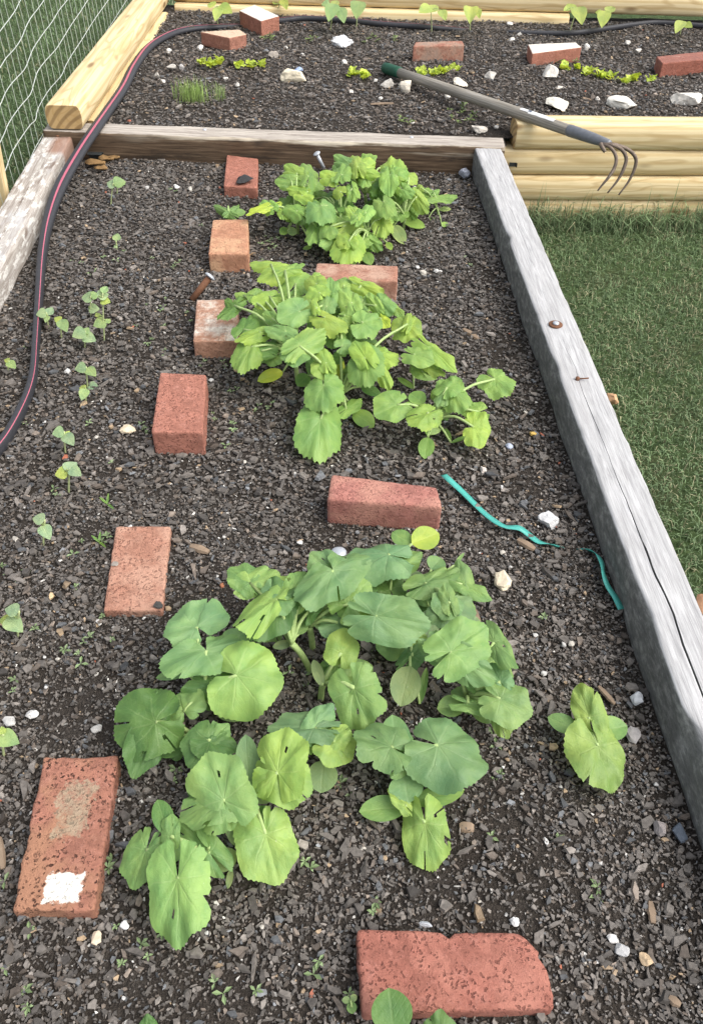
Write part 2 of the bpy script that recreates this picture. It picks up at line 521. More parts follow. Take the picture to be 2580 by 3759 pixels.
# ------------------------------------------------------------------ treated pine logs of the far bed
def log_mesh(name, L, wdt, hgt, seed, n=26):
    """flat top and bottom, rounded flanks; along local X, y 0..wdt, z 0..hgt"""
    prof = []
    r = hgt * 0.5
    for k in range(9):
        a = math.pi * (0.5 - k / 8)                    # right flank from top to bottom
        prof.append((wdt - r * 0.5 + r * 0.5 * math.copysign(abs(math.cos(a)) ** .8, math.cos(a)), r + r * math.copysign(abs(math.sin(a)) ** .8, math.sin(a))))
    for k in range(9):
        a = math.pi * (1.5 - k / 8)
        prof.append((r * 0.5 + r * 0.5 * math.copysign(abs(math.cos(a)) ** .8, math.cos(a)), r + r * math.copysign(abs(math.sin(a)) ** .8, math.sin(a))))
    m = len(prof)
    V, Fc = [], []
    xs = [0.0, 0.004] + [L * (i + 1) / n for i in range(n - 1)] + [L - 0.004, L]
    for i, x in enumerate(xs):
        ins = 0.955 if i in (0, len(xs) - 1) else 1.0
        for (y, z) in prof:
            yy, zz = wdt / 2 + (y - wdt / 2) * ins, hgt / 2 + (z - hgt / 2) * ins
            V.append((x, yy + 0.0022 * nz(x, y * 5, seed, 3), zz + 0.0016 * nz(x, z * 5, seed + 4, 3)))
    for i in range(len(xs) - 1):
        for k in range(m):
            a, b = i * m + k, i * m + (k + 1) % m
            Fc.append((a, a + m, b + m, b))
    Fc.append(tuple(range(m))); Fc.append(tuple(reversed(range((len(xs) - 1) * m, len(xs) * m))))
    return mesh(name, V, Fc)

LOGS = 'treated pine logs around the far bed'
def pine_log(p0, p1, z, wdt, hgt, seed, label):
    mw_, L = frame_xy(p0, p1, z)
    o = link('pine_log', log_mesh('pine_log', L, wdt, hgt, seed), PINE, mw=mw_)
    for p in o.data.polygons:
        if len(p.vertices) > 4: p.use_smooth = False
    return tag(o, label, 'log', LOGS)

# right-hand wall: four courses, front face at y about 2.92 (local Y points away from the camera)
WY0, WY1 = 2.905, 3.09
XW0, XW1 = 0.535, 2.35
def wall_y(x): return 2.905 + (x - 0.53) * 0.05
names = ['topmost', 'second', 'third', 'lowest']
zz = 0.045
for k in range(4):
    x0 = XW0 + (0.0, -0.045, -0.04, -0.03)[k]
    dy = (0.0, 0.004, -0.003, 0.006)[k]
    pine_log((x0, wall_y(x0) + dy), (XW1, wall_y(XW1) + dy), zz, 0.115, 0.087, 11 + k,
             ['topmost pine log of the right wall, the garden fork lying across it', 'second pine log from the top of the right wall',
              'third pine log from the top of the right wall', 'lowest pine log of the right wall, standing in the grass'][k])
    zz -= 0.089
# left log pair running back (local Y to the left)
lo0, lo1 = at(222, 432, 0.09), at(470, 0, 0.165)
lx0, lx1 = -1.075, -1.105
pine_log((-0.945, 2.862), (-0.965, 4.60), 0.0935, 0.125, 0.078, 21, 'cracked pine log running back along the left side, its sawn end facing the viewer')
pine_log((-0.925, 2.965), (-0.940, 4.46), 0.004, 0.125, 0.086, 22, 'lower pine log under the left log, mostly buried in the bed')
# back log pair
pine_log((-0.935, 4.545), (1.70, 4.515), 0.112, 0.12, 0.088, 23, 'long pine log along the back of the far bed')
pine_log((-0.93, 4.515), (1.0, 4.505), 0.022, 0.12, 0.088, 24, 'lower back pine log half buried under the long one')
pine_log((1.704, 4.515), (2.4, 4.50), 0.108, 0.12, 0.088, 25, 'short pine log butting the back log at the right edge')

# ------------------------------------------------------------------ mulch: bark chips, slate flakes and grit lying on the soil
def xl_near(y): return LIN0[0] + dl[0] / dl[1] * (y - LIN0[1])
def xr_near(y): return R_IN0[0] + dirR[0] / dirR[1] * (y - R_IN0[1])

def vnoise(x, y, s, seed):
    """cheap smooth value noise on arrays"""
    x = x * s + seed * 17.3; y = y * s - seed * 9.1
    xi, yi = np.floor(x).astype(int), np.floor(y).astype(int)
    fx, fy = x - xi, y - yi
    fx = fx * fx * (3 - 2 * fx); fy = fy * fy * (3 - 2 * fy)
    def h(a, b):
        v = np.sin(a * 127.1 + b * 311.7 + seed * 74.7) * 43758.5453
        return v - np.floor(v)
    return (h(xi, yi) * (1 - fx) + h(xi + 1, yi) * fx) * (1 - fy) + (h(xi, yi + 1) * (1 - fx) + h(xi + 1, yi + 1) * fx) * fy

def chips(name, X, Y, Z, size, label, seed, pale=1.0, warm=0.0):
    """one flake per point: irregular five-sided top, sloping sides"""
    r = np.random.default_rng(seed)
    N = len(X); K = 5
    ang = (np.arange(K)[None] + r.uniform(-0.38, 0.38, (N, K))) * (2 * np.pi / K)
    rad = r.uniform(0.55, 1.1, (N, K))
    asp = np.where(r.random(N) < 0.13, r.uniform(2.2, 4.8, N), r.uniform(1.0, 2.1, N))
    a, b = size * 0.5 * np.sqrt(asp), size * 0.5 / np.sqrt(asp)
    px = np.cos(ang) * rad * a[:, None]; py = np.sin(ang) * rad * b[:, None]
    th = np.clip(size * r.uniform(0.07, 0.22, N), 0.0007, 0.004)
    sh = r.uniform(0.72, 0.97, N)
    top = np.stack([px * sh[:, None], py * sh[:, None], np.repeat(th[:, None], K, 1) * r.uniform(0.75, 1.15, (N, K))], -1)
    bot = np.stack([px, py, np.repeat(-0.35 * th[:, None], K, 1)], -1)
    P = np.concatenate([top, bot], 1)
    rz = r.uniform(0, 2 * np.pi, N)
    tl = np.abs(r.normal(0, 0.20, N)); ta = r.uniform(0, 2 * np.pi, N)
    # rotate about z then tilt
    c, s = np.cos(rz)[:, None], np.sin(rz)[:, None]
    x, y, z = P[..., 0] * c - P[..., 1] * s, P[..., 0] * s + P[..., 1] * c, P[..., 2]
    ux, uy = np.cos(ta)[:, None], np.sin(ta)[:, None]
    d = x * ux + y * uy; ct, st = np.cos(tl)[:, None], np.sin(tl)[:, None]
    d2, z2 = d * ct - z * st, d * st + z * ct
    x, y = x + ux * (d2 - d), y + uy * (d2 - d)
    V = np.stack([x + X[:, None], y + Y[:, None], z2 + Z[:, None]], -1).reshape(-1, 3)
    base = (np.arange(N) * 2 * K)[:, None]
    q = []
    for k in range(K):
        k2 = (k + 1) % K
        q.append(np.stack([base[:, 0] + K + k, base[:, 0] + K + k2, base[:, 0] + k2, base[:, 0] + k], 1))
    quads = np.concatenate(q, 1).reshape(-1)
    tops = (base + np.arange(K)[None]).reshape(-1)
    loops = np.concatenate([tops, quads]); sizes = np.concatenate([np.full(N, K), np.full(N * K, 4)])
    me = fast_mesh(name, V, loops, sizes)
    # colours
    g = np.clip(np.exp(r.normal(-2.32, 0.36, N)), 0.034, 0.26)
    hue = r.random(N)
    C = np.stack([g * 1.10, g * 0.985, g * 0.88], 1)
    br = hue < 0.16 + warm
    C[br] = np.stack([g * 1.16, g * 0.95, g * 0.78], 1)[br]
    bl = hue > 0.93
    C[bl] = np.stack([g * 0.96, g * 1.0, g * 1.05], 1)[bl]
    u = r.random(N)
    tan = (u < 0.010 * pale)
    C[tan] = np.array([0.34, 0.25, 0.16]) * r.uniform(0.6, 1.2, (tan.sum(), 1))
    wh = (u > 1 - 0.014 * pale) & (size < 0.009)
    C[wh] = np.array([0.60, 0.58, 0.54]) * r.uniform(0.4, 1.1, (wh.sum(), 1))
    rd = (u > 0.5) & (u < 0.5005)
    C[rd] = np.array([0.36, 0.12, 0.07])
    set_col(me, np.repeat(C, 2 * K, 0))
    return tag(link(name, me, MULCH), label, 'mulch', kind='stuff')

def near_points(n, ylo, yhi, seed):
    r = np.random.default_rng(seed)
    y = r.uniform(ylo, yhi, n)
    xl, xr = xl_near(y) + 0.004, xr_near(y) - 0.004
    x = xl + (xr - xl) * r.random(n)
    return x, y, r

def zarr(f, X, Y):
    return np.array([f(a, b) for a, b in zip(X, Y)])

xs_, ys_, szs_ = [], [], []
for n, ylo, yhi, med, sg in ((66000, 0.02, 1.15, 0.0045, 0.36), (15000, 0.02, 1.15, 0.0086, 0.30), (1500, 0.02, 1.15, 0.0160, 0.22),
                             (48000, 1.15, 2.83, 0.0064, 0.36), (8500, 1.15, 2.83, 0.0115, 0.3), (450, 1.15, 2.83, 0.021, 0.2), (4000, -0.6, 0.02, 0.011, 0.4)):
    x, y, r = near_points(n, ylo, yhi, 100 + len(xs_))
    sz = np.clip(med * np.exp(r.normal(0, sg, n)), 0.003, 0.036)
    keep = np.ones(n, bool)
    # bare, finer soil patches (crumbly dark earth) where there are few flakes
    bare = vnoise(x, y, 5.0, 3) * 0.6 + vnoise(x, y, 13.0, 5) * 0.4
    for (ex, ey, er) in ((-0.02, 0.74, 0.26), (0.0, 1.75, 0.24), (0.06, 2.35, 0.24)):   # crumbly watered soil round the squash
        bare += 0.30 * np.clip(1.15 - np.hypot(x - ex, y - ey) / er, 0, 0.6)
    keep &= r.random(n) > np.clip((bare - 0.60) * 3.5, 0, 0.62) * np.where(sz > 0.0045, 1.0, 0.3)
    xs_.append(x[keep]); ys_.append(y[keep]); szs_.append(sz[keep])
X, Y, S = np.concatenate(xs_), np.concatenate(ys_), np.concatenate(szs_)
Z = zarr(soil_near, X, Y) + rng.uniform(0.0005, 0.0055, len(X)) + np.where(S > 0.016, 0.003, 0)
chips('bark_mulch', X, Y, Z, S, 'dark bark and slate chips covering the near bed', 5)

n = 46000
r_ = np.random.default_rng(55)
Yf = r_.uniform(2.93, 4.55, n); Xf = r_.uniform(-0.95, 2.25, n)
keep = ~((Xf > 0.46) & (Yf < wall_y(Xf) + 0.118)) & (Yf > 2.955 - 0.05 * 0 * Xf)
# keep off the crossing sleeper
cr = cA[1] + (Xf - cA[0]) * (cB[1] - cA[1]) / (cB[0] - cA[0]) + 0.10
keep &= Yf > np.where(Xf < 0.49, cr, 0)
Xf, Yf = Xf[keep], Yf[keep]
Sf = np.clip(0.0088 * np.exp(r_.normal(0, 0.42, len(Xf))), 0.004, 0.034)
Zf = zarr(soil_far, Xf, Yf) + r_.uniform(0.0005, 0.007, len(Xf))
chips('bark_mulch', Xf, Yf, Zf, Sf, 'brown bark chips and grit covering the far bed', 6, 1.6, 0.22)

# ------------------------------------------------------------------ lawn grass
def grass_blades(name, X, Y, h0, wd, seed, label, dry=0.1):
    r = np.random.default_rng(seed)
    N = len(X)
    H = h0 * np.exp(r.normal(0, 0.3, N)); az = r.uniform(0, 2 * np.pi, N); lean = np.abs(r.normal(0.75, 0.5, N))
    Wd = wd * r.uniform(0.6, 1.3, N)
    Z = zarr(lawn_h, X, Y) - 0.004
    dx, dy = np.cos(az), np.sin(az); sx, sy = -dy, dx
    B = np.stack([X, Y, Z], 1); D = np.stack([dx, dy, np.zeros(N)], 1); Sd = np.stack([sx, sy, np.zeros(N)], 1); U = np.array([0, 0, 1.0])
    m1 = B + D * (H * 0.32 * lean)[:, None] + U * (H * 0.62)[:, None]
    t1 = B + D * (H * 0.95 * lean)[:, None] + U * (H * np.clip(1.0 - 0.42 * lean, 0.25, 1))[:, None]
    V = np.stack([B - Sd * Wd[:, None] * .5, B + Sd * Wd[:, None] * .5, m1 + Sd * Wd[:, None] * .42, m1 - Sd * Wd[:, None] * .42, t1], 1).reshape(-1, 3)
    b = np.arange(N) * 5
    loops = np.concatenate([np.stack([b, b + 1, b + 2, b + 3], 1).ravel(), np.stack([b + 3, b + 2, b + 4], 1).ravel()])
    me = fast_mesh(name, V, loops, np.concatenate([np.full(N, 4), np.full(N, 3)]))
    pat = vnoise(X, Y, 3.0, 2) * 0.5 + vnoise(X, Y, 9.0, 4) * 0.5
    g = np.clip(0.55 + 0.9 * pat, 0.5, 1.4) * np.exp(r.normal(0, 0.22, N))
    C = np.stack([0.155 * g, 0.222 * g, 0.112 * g], 1)
    dr = r.random(N) < dry * (0.4 + 1.6 * vnoise(X, Y, 4.0, 8))
    C[dr] = np.array([0.34, 0.33, 0.20]) * r.uniform(0.6, 1.3, (dr.sum(), 1))
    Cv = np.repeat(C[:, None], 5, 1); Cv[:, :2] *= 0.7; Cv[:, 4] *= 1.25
    set_col(me, Cv.reshape(-1, 3))
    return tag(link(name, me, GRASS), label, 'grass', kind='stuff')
r_ = np.random.default_rng(77)
n = 82000
Yg = r_.uniform(0.3, 2.93, n); Xg = xr_near(Yg) + 0.10 + np.abs(r_.random(n)) ** 1.15 * 1.5
k_ = (vnoise(Xg, Yg, 6, 3) < 0.62 + r_.random(n) * 0.5)
Xg, Yg = Xg[k_], Yg[k_]
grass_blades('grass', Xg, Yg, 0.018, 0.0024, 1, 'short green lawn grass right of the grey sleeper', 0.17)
n = 2600
Xt = r_.uniform(0.5, 2.2, n); Yt = wall_y(Xt) - 0.004 - np.abs(r_.normal(0, 0.035, n))
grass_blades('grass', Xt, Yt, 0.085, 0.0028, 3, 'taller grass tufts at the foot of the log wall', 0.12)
n = 46000
Yl = r_.uniform(1.6, 6.6, n); Xl = -1.13 - r_.random(n) ** 1.2 * 2.6
grass_blades('grass', Xl, Yl, 0.026, 0.0042, 2, 'green lawn grass behind the wire fence on the left', 0.07)
n = 5000
grass_blades('grass', r_.uniform(0.8, 3.2, n), r_.uniform(4.7, 5.6, n), 0.045, 0.005, 4, 'strip of lawn grass beyond the back log', 0.05)

# ------------------------------------------------------------------ bricks
def brick_mat(name, c, dark, speck=0.5, white=0.0, wmask=None, grey=0.0, wcol=(0.74, 0.70, 0.62), top=None, rough=0.85, seed=0.0):
    """fired clay; white = mortar left on the top; wmask = (x0,x1,y0,y1) patch in metres from the brick's centre"""
    c = tuple(a * .84 + b * .16 for a, b in zip(c, (0.58, 0.38, 0.29)))      # a film of dust
    if top: top = tuple(a * .86 + b * .14 for a, b in zip(top, (0.58, 0.40, 0.30)))
    M = NT(name)
    co = M.n('ShaderNodeTexCoord').outputs['Object']
    ad = M.n('ShaderNodeVectorMath', operation='ADD'); ad.inputs[1].default_value = (seed, seed * .7, seed * .3)
    M.l(co, ad.inputs[0]); cs = ad.outputs[0]
    n1 = M.noise(cs, 30, 6, 0.65); n2 = M.noise(cs, 140, 6, 0.75); n3 = M.noise(cs, 11, 4, 0.6)
    c_ = M.mix(M.step(n1, 0.3, 0.7), tuple(x * 0.66 for x in c), c)
    n4 = M.noise(cs, 55, 8, 0.8)
    c_ = M.mix(M.math('MULTIPLY', M.step(n4, 0.50, 0.66), 0.40), c_, tuple(min(.75, x * 1.25 + .07) for x in c))
    c_ = M.mix(M.math('MULTIPLY', M.step(n4, 0.46, 0.34), 0.32), c_, dark)
    if top:
        c_ = M.mix(M.step(n3, 0.42, 0.6), c_, top)
    v = M.n('ShaderNodeTexVoronoi', feature='F1'); v.inputs['Scale'].default_value = 150; v.inputs['Randomness'].default_value = 1.0
    dv = M.n('ShaderNodeVectorMath', operation='MULTIPLY_ADD'); nv_ = M.n('ShaderNodeTexNoise'); nv_.inputs['Scale'].default_value = 170; M.l(cs, nv_.inputs['Vector'])
    M.l(nv_.outputs['Color'], dv.inputs[0]); dv.inputs[1].default_value = (.011, .011, .011); M.l(cs, dv.inputs[2])
    M.l(dv.outputs[0], v.inputs[0])
    pit = M.math('MULTIPLY', M.step(v.outputs[0], 0.40, 0.22), M.step(n1, 0.40, 0.58))
    pit = M.math('MAXIMUM', pit, M.math('MULTIPLY', M.step(n2, 0.57, 0.68), 0.8))
    c_ = M.mix(M.math('MULTIPLY', pit, speck), c_, dark)
    sep = M.n('ShaderNodeSeparateXYZ'); M.l(co, sep.inputs[0])
    sn = M.n('ShaderNodeSeparateXYZ'); M.l(M.n('ShaderNodeTexCoord').outputs['Normal'], sn.inputs[0])
    upf = M.step(sn.outputs[2], 0.5, 0.85)
    if white:
        wm = M.math('MULTIPLY', upf, M.step(M.math('ADD', M.math('MULTIPLY', n1, 0.6), M.math('MULTIPLY', n3, 0.5)), 0.75 - white * 0.55, 0.98 - white * 0.55))
        c_ = M.mix(M.math('MULTIPLY', wm, 0.92), c_, wcol)
    if wmask:
        for (x0, x1, y0, y1, col, amt) in wmask:
            jit = M.math('MULTIPLY', M.math('SUBTRACT', M.noise(cs, 60, 6, 0.7), 0.5), 0.03 if amt == 1.0 else 0.06)
            jx = M.math('ADD', sep.outputs[0], jit); jy = M.math('ADD', sep.outputs[1], jit)
            mk = M.math('MULTIPLY', M.math('MULTIPLY', M.step(jx, x0, x0 + .003), M.step(jx, x1, x1 - .003)),
                        M.math('MULTIPLY', M.step(jy, y0, y0 + .003), M.step(jy, y1, y1 - .003)))
            mk = M.math('MULTIPLY', M.math('MULTIPLY', mk, upf), amt if amt == 1.0 else M.math('MULTIPLY', M.step(n4, 0.36, 0.56), amt * 1.2))
            c_ = M.mix(mk, c_, col)
    if grey:
        c_ = M.mix(M.math('MULTIPLY', M.step(n3, 0.45, 0.7), grey), c_, (0.25, 0.21, 0.18))
    M.col(c_)
    M.rough(rough, 0.25)
    M.bump(M.math('SUBTRACT', M.math('ADD', M.math('ADD', n2, n4), M.math('MULTIPLY', n1, 0.5)), pit), 0.85, 0.0035)
    return M.m

def brick_mesh(name, cor, ztop, h, seed, rad=0.004, rough=0.0012, chip=0.010, corner_cut=None, n=20):
    """cor: plan corners of the top face (far-left, far-right, near-right, near-left); returns mesh in a local frame and its matrix"""
    c = np.array(cor)[:, :2]
    ctr = c.mean(0)
    ax = (c[1] - c[0] + c[2] - c[3]) / 2; by = (c[0] - c[3] + c[1] - c[2]) / 2
    Lx, Ly = np.linalg.norm(ax), np.linalg.norm(by)
    e1 = ax / Lx; e2 = np.array([-e1[1], e1[0]])
    loc = np.array([[(p - ctr) @ e1, (p - ctr) @ e2] for p in c])
    def ticks(L, m):
        e = [0.0, rad * 0.5 / L, rad * 1.3 / L, rad * 2.6 / L]
        inner = [e[-1] + (1 - 2 * e[-1]) * i / m for i in range(1, m)]
        return e + inner + [1 - x for x in reversed(e)]
    U, Vv, Wz = ticks(Lx, max(4, int(Lx / 0.011))), ticks(Ly, max(4, int(Ly / 0.011))), ticks(h, 4)
    idx, V, Fc = {}, [], []
    def vert(i, j, k):
        key = (i, j, k)
        if key in idx: return idx[key]
        u, v, w_ = U[i], Vv[j], Wz[k]
        p = np.array([(u - .5) * Lx, (v - .5) * Ly, w_ * h])
        lim = np.array([Lx / 2 - rad, Ly / 2 - rad, 0])
        q = p.copy()
        q[0] = np.clip(p[0], -lim[0], lim[0]); q[1] = np.clip(p[1], -lim[1], lim[1]); q[2] = np.clip(p[2], rad, h - rad)
        d = p - q; dn = np.linalg.norm(d)
        if dn > 1e-9: p = q + d / dn * rad
        # edges crumble a little
        near_edge = (abs(abs(u - .5) - .5) * Lx < rad * 1.5) + (abs(abs(v - .5) - .5) * Ly < rad * 1.5) + (abs(1 - w_) * h < rad * 1.5)
        e = nz(p[0], p[1], p[2] + seed * 3.1, 34)
        e2_ = nz(p[0], p[1], p[2] + seed * 5.7, 90)
        k_ = 0.0
        if near_edge >= 2: k_ = chip * max(0.0, e - 0.10) * 2.2 + chip * 0.35 * max(0, e2_)
        cen = np.array([0, 0, h * 0.45])
        dirv = cen - p; dirv /= np.linalg.norm(dirv) + 1e-9
        p = p + dirv * (k_ + rough * (e2_ + 0.6 * e))
        uu, vv = p[0] / Lx + .5, p[1] / Ly + .5
        if corner_cut:
            p[:2] = corner_cut(uu, vv, p[0], p[1])
            uu, vv = p[0] / Lx + .5, p[1] / Ly + .5
        xy = (loc[3] * (1 - uu) + loc[2] * uu) * (1 - vv) + (loc[0] * (1 - uu) + loc[1] * uu) * vv
        idx[key] = len(V); V.append((xy[0], xy[1], p[2] - h))
        return idx[key]
    a, b, c_ = len(U) - 1, len(Vv) - 1, len(Wz) - 1
    for i in range(a):
        for j in range(b):
            Fc.append((vert(i, j, c_), vert(i + 1, j, c_), vert(i + 1, j + 1, c_), vert(i, j + 1, c_)))
            Fc.append((vert(i, j, 0), vert(i, j + 1, 0), vert(i + 1, j + 1, 0), vert(i + 1, j, 0)))
    for i in range(a):
        for k in range(c_):
            Fc.append((vert(i, 0, k), vert(i + 1, 0, k), vert(i + 1, 0, k + 1), vert(i, 0, k + 1)))
            Fc.append((vert(i, b, k), vert(i, b, k + 1), vert(i + 1, b, k + 1), vert(i + 1, b, k)))
    for j in range(b):
        for k in range(c_):
            Fc.append((vert(0, j, k), vert(0, j, k + 1), vert(0, j + 1, k + 1), vert(0, j + 1, k)))
            Fc.append((vert(a, j, k), vert(a, j + 1, k), vert(a, j + 1, k + 1), vert(a, j, k + 1)))
    mw_ = Matrix(((e1[0], e2[0], 0, ctr[0]), (e1[1], e2[1], 0, ctr[1]), (0, 0, 1, ztop), (0, 0, 0, 1)))
    return mesh(name, V, Fc), mw_

BR = []
def brick(px, ztop, mat, label, seed, h=0.068, group='old bricks laid in the near bed', **kw):
    cor = [at(x, y, ztop) for x, y in px]
    me, mw_ = brick_mesh('brick', cor, ztop, h, seed, **kw)
    o = link('clay_brick', me, mat, mw=mw_)
    BR.append(cor)
    return tag(o, label, 'brick', group)

RED, ORG = (0.36, 0.105, 0.062), (0.46, 0.19, 0.095)
DRK = (0.075, 0.025, 0.018)
brick([(833, 568), (948, 582), (944, 690), (821, 682)], 0.034, brick_mat('brick_a', (0.40, 0.14, 0.095), DRK, 0.35, seed=1), 'red brick under the crossing sleeper with a black chip on it', 1)
brick([(781, 806), (911, 804), (913, 932), (765, 932)], 0.052, brick_mat('brick_b', (0.50, 0.235, 0.13), (0.30, 0.10, 0.06), 0.4, seed=2, top=(0.56, 0.33, 0.19)), 'orange brick in the left row, between the far squash clump and the red brick', 2)
brick([(1163, 964), (1460, 975), (1459, 1032), (1150, 1030)], 0.058, brick_mat('brick_c', (0.40, 0.18, 0.12), (0.24, 0.10, 0.07), 0.4, seed=3, top=(0.46, 0.29, 0.215)), 'dull tan brick lying crosswise between the two lime green squash clumps', 3, rad=0.005)
brick([(722, 1100), (872, 1097), (876, 1250), (709, 1252)], 0.05, brick_mat('brick_d', (0.48, 0.25, 0.16), (0.30, 0.13, 0.09), 0.4, white=0.52, seed=4), 'pinkish brick with whitened top, a squash leaf hanging over it', 4)
brick([(588, 1366), (758, 1374), (745, 1588), (556, 1586)], 0.057, brick_mat('brick_e', (0.41, 0.15, 0.105), (0.12, 0.035, 0.025), 0.45, seed=5), 'red brick with chipped pale front edge in the middle of the left row', 5)
brick([(1216, 1738), (1604, 1787), (1624, 1863), (1200, 1832)], 0.066, brick_mat('brick_f', (0.41, 0.15, 0.125), (0.20, 0.06, 0.05), 0.3, seed=6, top=(0.44, 0.20, 0.155)), 'rosy brick lying crosswise behind the nearest squash plants', 6, rad=0.006, rough=0.0018)
brick([(425, 1930), (628, 1930), (597, 2240), (380, 2240)], 0.016, brick_mat('brick_g', (0.43, 0.195, 0.13), (0.16, 0.065, 0.045), 0.55, seed=7, top=(0.48, 0.265, 0.19)), 'speckled salmon brick sunk almost flush in the mulch', 7, rough=0.0018)
brick([(160, 2782), (436, 2774), (345, 3342), (46, 3342)], 0.03, brick_mat('brick_h', (0.36, 0.135, 0.09), (0.06, 0.026, 0.018), 0.95, seed=8, top=(0.33, 0.15, 0.085),
      wmask=[(-0.012, 0.036, -0.098, -0.058, (0.80, 0.77, 0.70), 1.0), (-0.022, 0.026, -0.015, 0.068, (0.36, 0.30, 0.21), 0.62)]),
      'worn brick with a white mortar patch at its near end', 8, rough=0.0032, chip=0.018)
def cutI(u, v, x, y):
    # broken right end and a nick in the far edge
    lim = 1.0
    if v > 0.55: lim -= 0.11 * ((v - 0.55) / 0.45) ** 1.6
    lim -= 0.02 * max(0, nz(v * 7, 3.3)) + 0.03 * max(0.0, 1 - abs(v - 0.62) / 0.1)
    if u > 0.5: x = -0.5 * 0.228 + 0.228 * (0.5 + (u - 0.5) * (lim - 0.5) / 0.5)
    dn = max(0.0, 1 - abs(u - 0.5) / 0.05) * 0.008
    if v > 0.5: y -= dn * (v - 0.5) * 2
    return np.array([x, y])
brick([(1306, 3408), (1985, 3424), (2040, 3705), (1328, 3722)], 0.03, brick_mat('brick_i', (0.36, 0.11, 0.08), (0.10, 0.03, 0.024), 0.62, seed=9, top=(0.42, 0.155, 0.115)),
      'large red pitted brick with a broken right end at the bottom edge', 9, corner_cut=cutI, rad=0.006, rough=0.002, chip=0.014)
FARB = 'old bricks laid in the far bed'
brick([(878, 38), (935, 17), (1025, 58), (958, 77)], 0.136, brick_mat('brick_j', (0.38, 0.14, 0.09), DRK, 0.3, white=1.0, seed=10), 'brick with a white top lying askew over the hose', 10, group=FARB)
brick([(735, 116), (880, 108), (905, 126), (842, 139)], 0.127, brick_mat('brick_k', (0.38, 0.155, 0.105), DRK, 0.3, white=0.85, seed=11, wcol=(0.62, 0.47, 0.34)), 'broken wedge of brick with a tan top beside the bend of the hose', 11, group=FARB, h=0.055)
brick([(1525, 154), (1696, 149), (1704, 166), (1516, 170)], 0.142, brick_mat('brick_l', (0.36, 0.14, 0.095), (0.20, 0.12, 0.08), 0.3, seed=12, grey=0.7, top=(0.40, 0.22, 0.15)), 'dull red and grey brick behind the green end of the fork handle', 12, group=FARB, h=0.075)
brick([(1937, 162), (2112, 155), (2134, 173), (1953, 196)], 0.133, brick_mat('brick_m', (0.39, 0.14, 0.09), DRK, 0.25, white=1.0, seed=13), 'brick with a whitewashed top behind the white rocks', 13, group=FARB, h=0.065)
brick([(2408, 207), (2600, 186), (2640, 212), (2430, 232)], 0.125, brick_mat('brick_n', (0.30, 0.075, 0.045), DRK, 0.2, white=0.25, seed=14, rough=0.45), 'dark red brick with a wet sheen at the right edge of the far bed', 14, group=FARB, h=0.06)

# ------------------------------------------------------------------ where a small thing lies, told by its nearest landmark
MARKS_N = [((885, 630), 'the brick with the black chip'), ((843, 870), 'the orange brick'), ((1310, 1000), 'the tan crosswise brick'), ((790, 1180), 'the whitened brick'), ((655, 1480), 'the red brick in mid row'),
           ((1410, 1800), 'the rosy crosswise brick'), ((505, 2085), 'the speckled sunk brick'), ((240, 3060), 'the brick with the mortar patch'), ((1680, 3560), 'the large bottom brick'), ((2190, 2740), 'the lone squash seedling'),
           ((1500, 2970), 'the small four leaved squash'), ((655, 3350), 'the lowest hanging leaf'), ((1240, 2030), 'the domed bolt head'), ((1835, 2135), 'the cream stone'), ((2015, 1915), 'the quartz stone'), ((1300, 780), 'the far squash clump'),
           ((1200, 1250), 'the middle squash clump'), ((1570, 1640), 'the lobed squash'), ((1250, 2600), 'the heart of the nearest clump'), ((350, 1180), 'the bean cluster'), ((420, 740), 'the farthest bean'), ((310, 1420), 'the grey green bean pair'),
           ((470, 1577), 'the cream pebble'), ((250, 1780), 'the yellow leaved bean'), ((50, 2290), 'the bean at the left edge'), ((1350, 2370), 'the gap in the nearest clump'), ((2430, 3060), 'the dark slate lump'), ((40, 3600), 'the bottom left corner'), ((2300, 3500), 'the grey angular stone')]
MARKS_F = [((950, 70), 'the white topped brick'), ((820, 140), 'the wedge of brick'), ((1610, 190), 'the grey red brick'), ((2030, 190), 'the whitewashed brick'), ((2510, 220), 'the dark red brick'), ((710, 340), 'the grass tuft'), ((1080, 295), 'the cream oblong rock'),
           ((1440, 250), 'the green fork cap'), ((1800, 290), 'the round white rock'), ((2180, 270), 'the largest lettuce'), ((1258, 170), 'the mortar lump'), ((1755, 480), 'the lumpy pale stone'), ((2290, 390), 'the wide flat rock'), ((1690, 430), 'the weedy patch by the fork handle')]
ORDS = ['nearest', 'second nearest', 'third nearest', 'fourth nearest', 'fifth nearest', 'sixth nearest', 'seventh nearest', 'eighth nearest', 'ninth nearest', 'tenth nearest', 'eleventh nearest', 'twelfth nearest', 'thirteenth nearest', 'fourteenth nearest', 'fifteenth nearest', 'sixteenth nearest', 'seventeenth nearest', 'eighteenth nearest']
def place_labels(pts, marks, z, what):
    M_ = [at(*m[0], z) for m in marks]
    own = {}
    for i, p in enumerate(pts):
        q = at(p[0], p[1], z)
        d = [np.linalg.norm(q - m) for m in M_]
        k = int(np.argmin(d))
        own.setdefault(k, []).append((d[k], i, q))
    out_ = [None] * len(pts)
    for k, L in own.items():
        for r_i, (d, i, q) in enumerate(sorted(L, key=lambda t: t[0])):
            v = q - M_[k]
            sd_ = ('right of it' if v[0] > 0 else 'left of it') if abs(v[0]) > abs(v[1]) else ('beyond it' if v[1] > 0 else 'in front of it')
            out_[i] = '%s %s to %s, %s' % (what, ORDS[min(r_i, len(ORDS) - 1)], marks[k][1], sd_)
    return out_

# ------------------------------------------------------------------ stones
STONE = {}
def stone_mat(c, key=None):
    key = tuple(round(x, 2) for x in c)
    if key not in STONE:
        STONE[key] = mat_plain('stone_%d' % len(STONE), c, 0.8, 0.25, nscale=90, var=0.38, bump=0.7)
    return STONE[key]

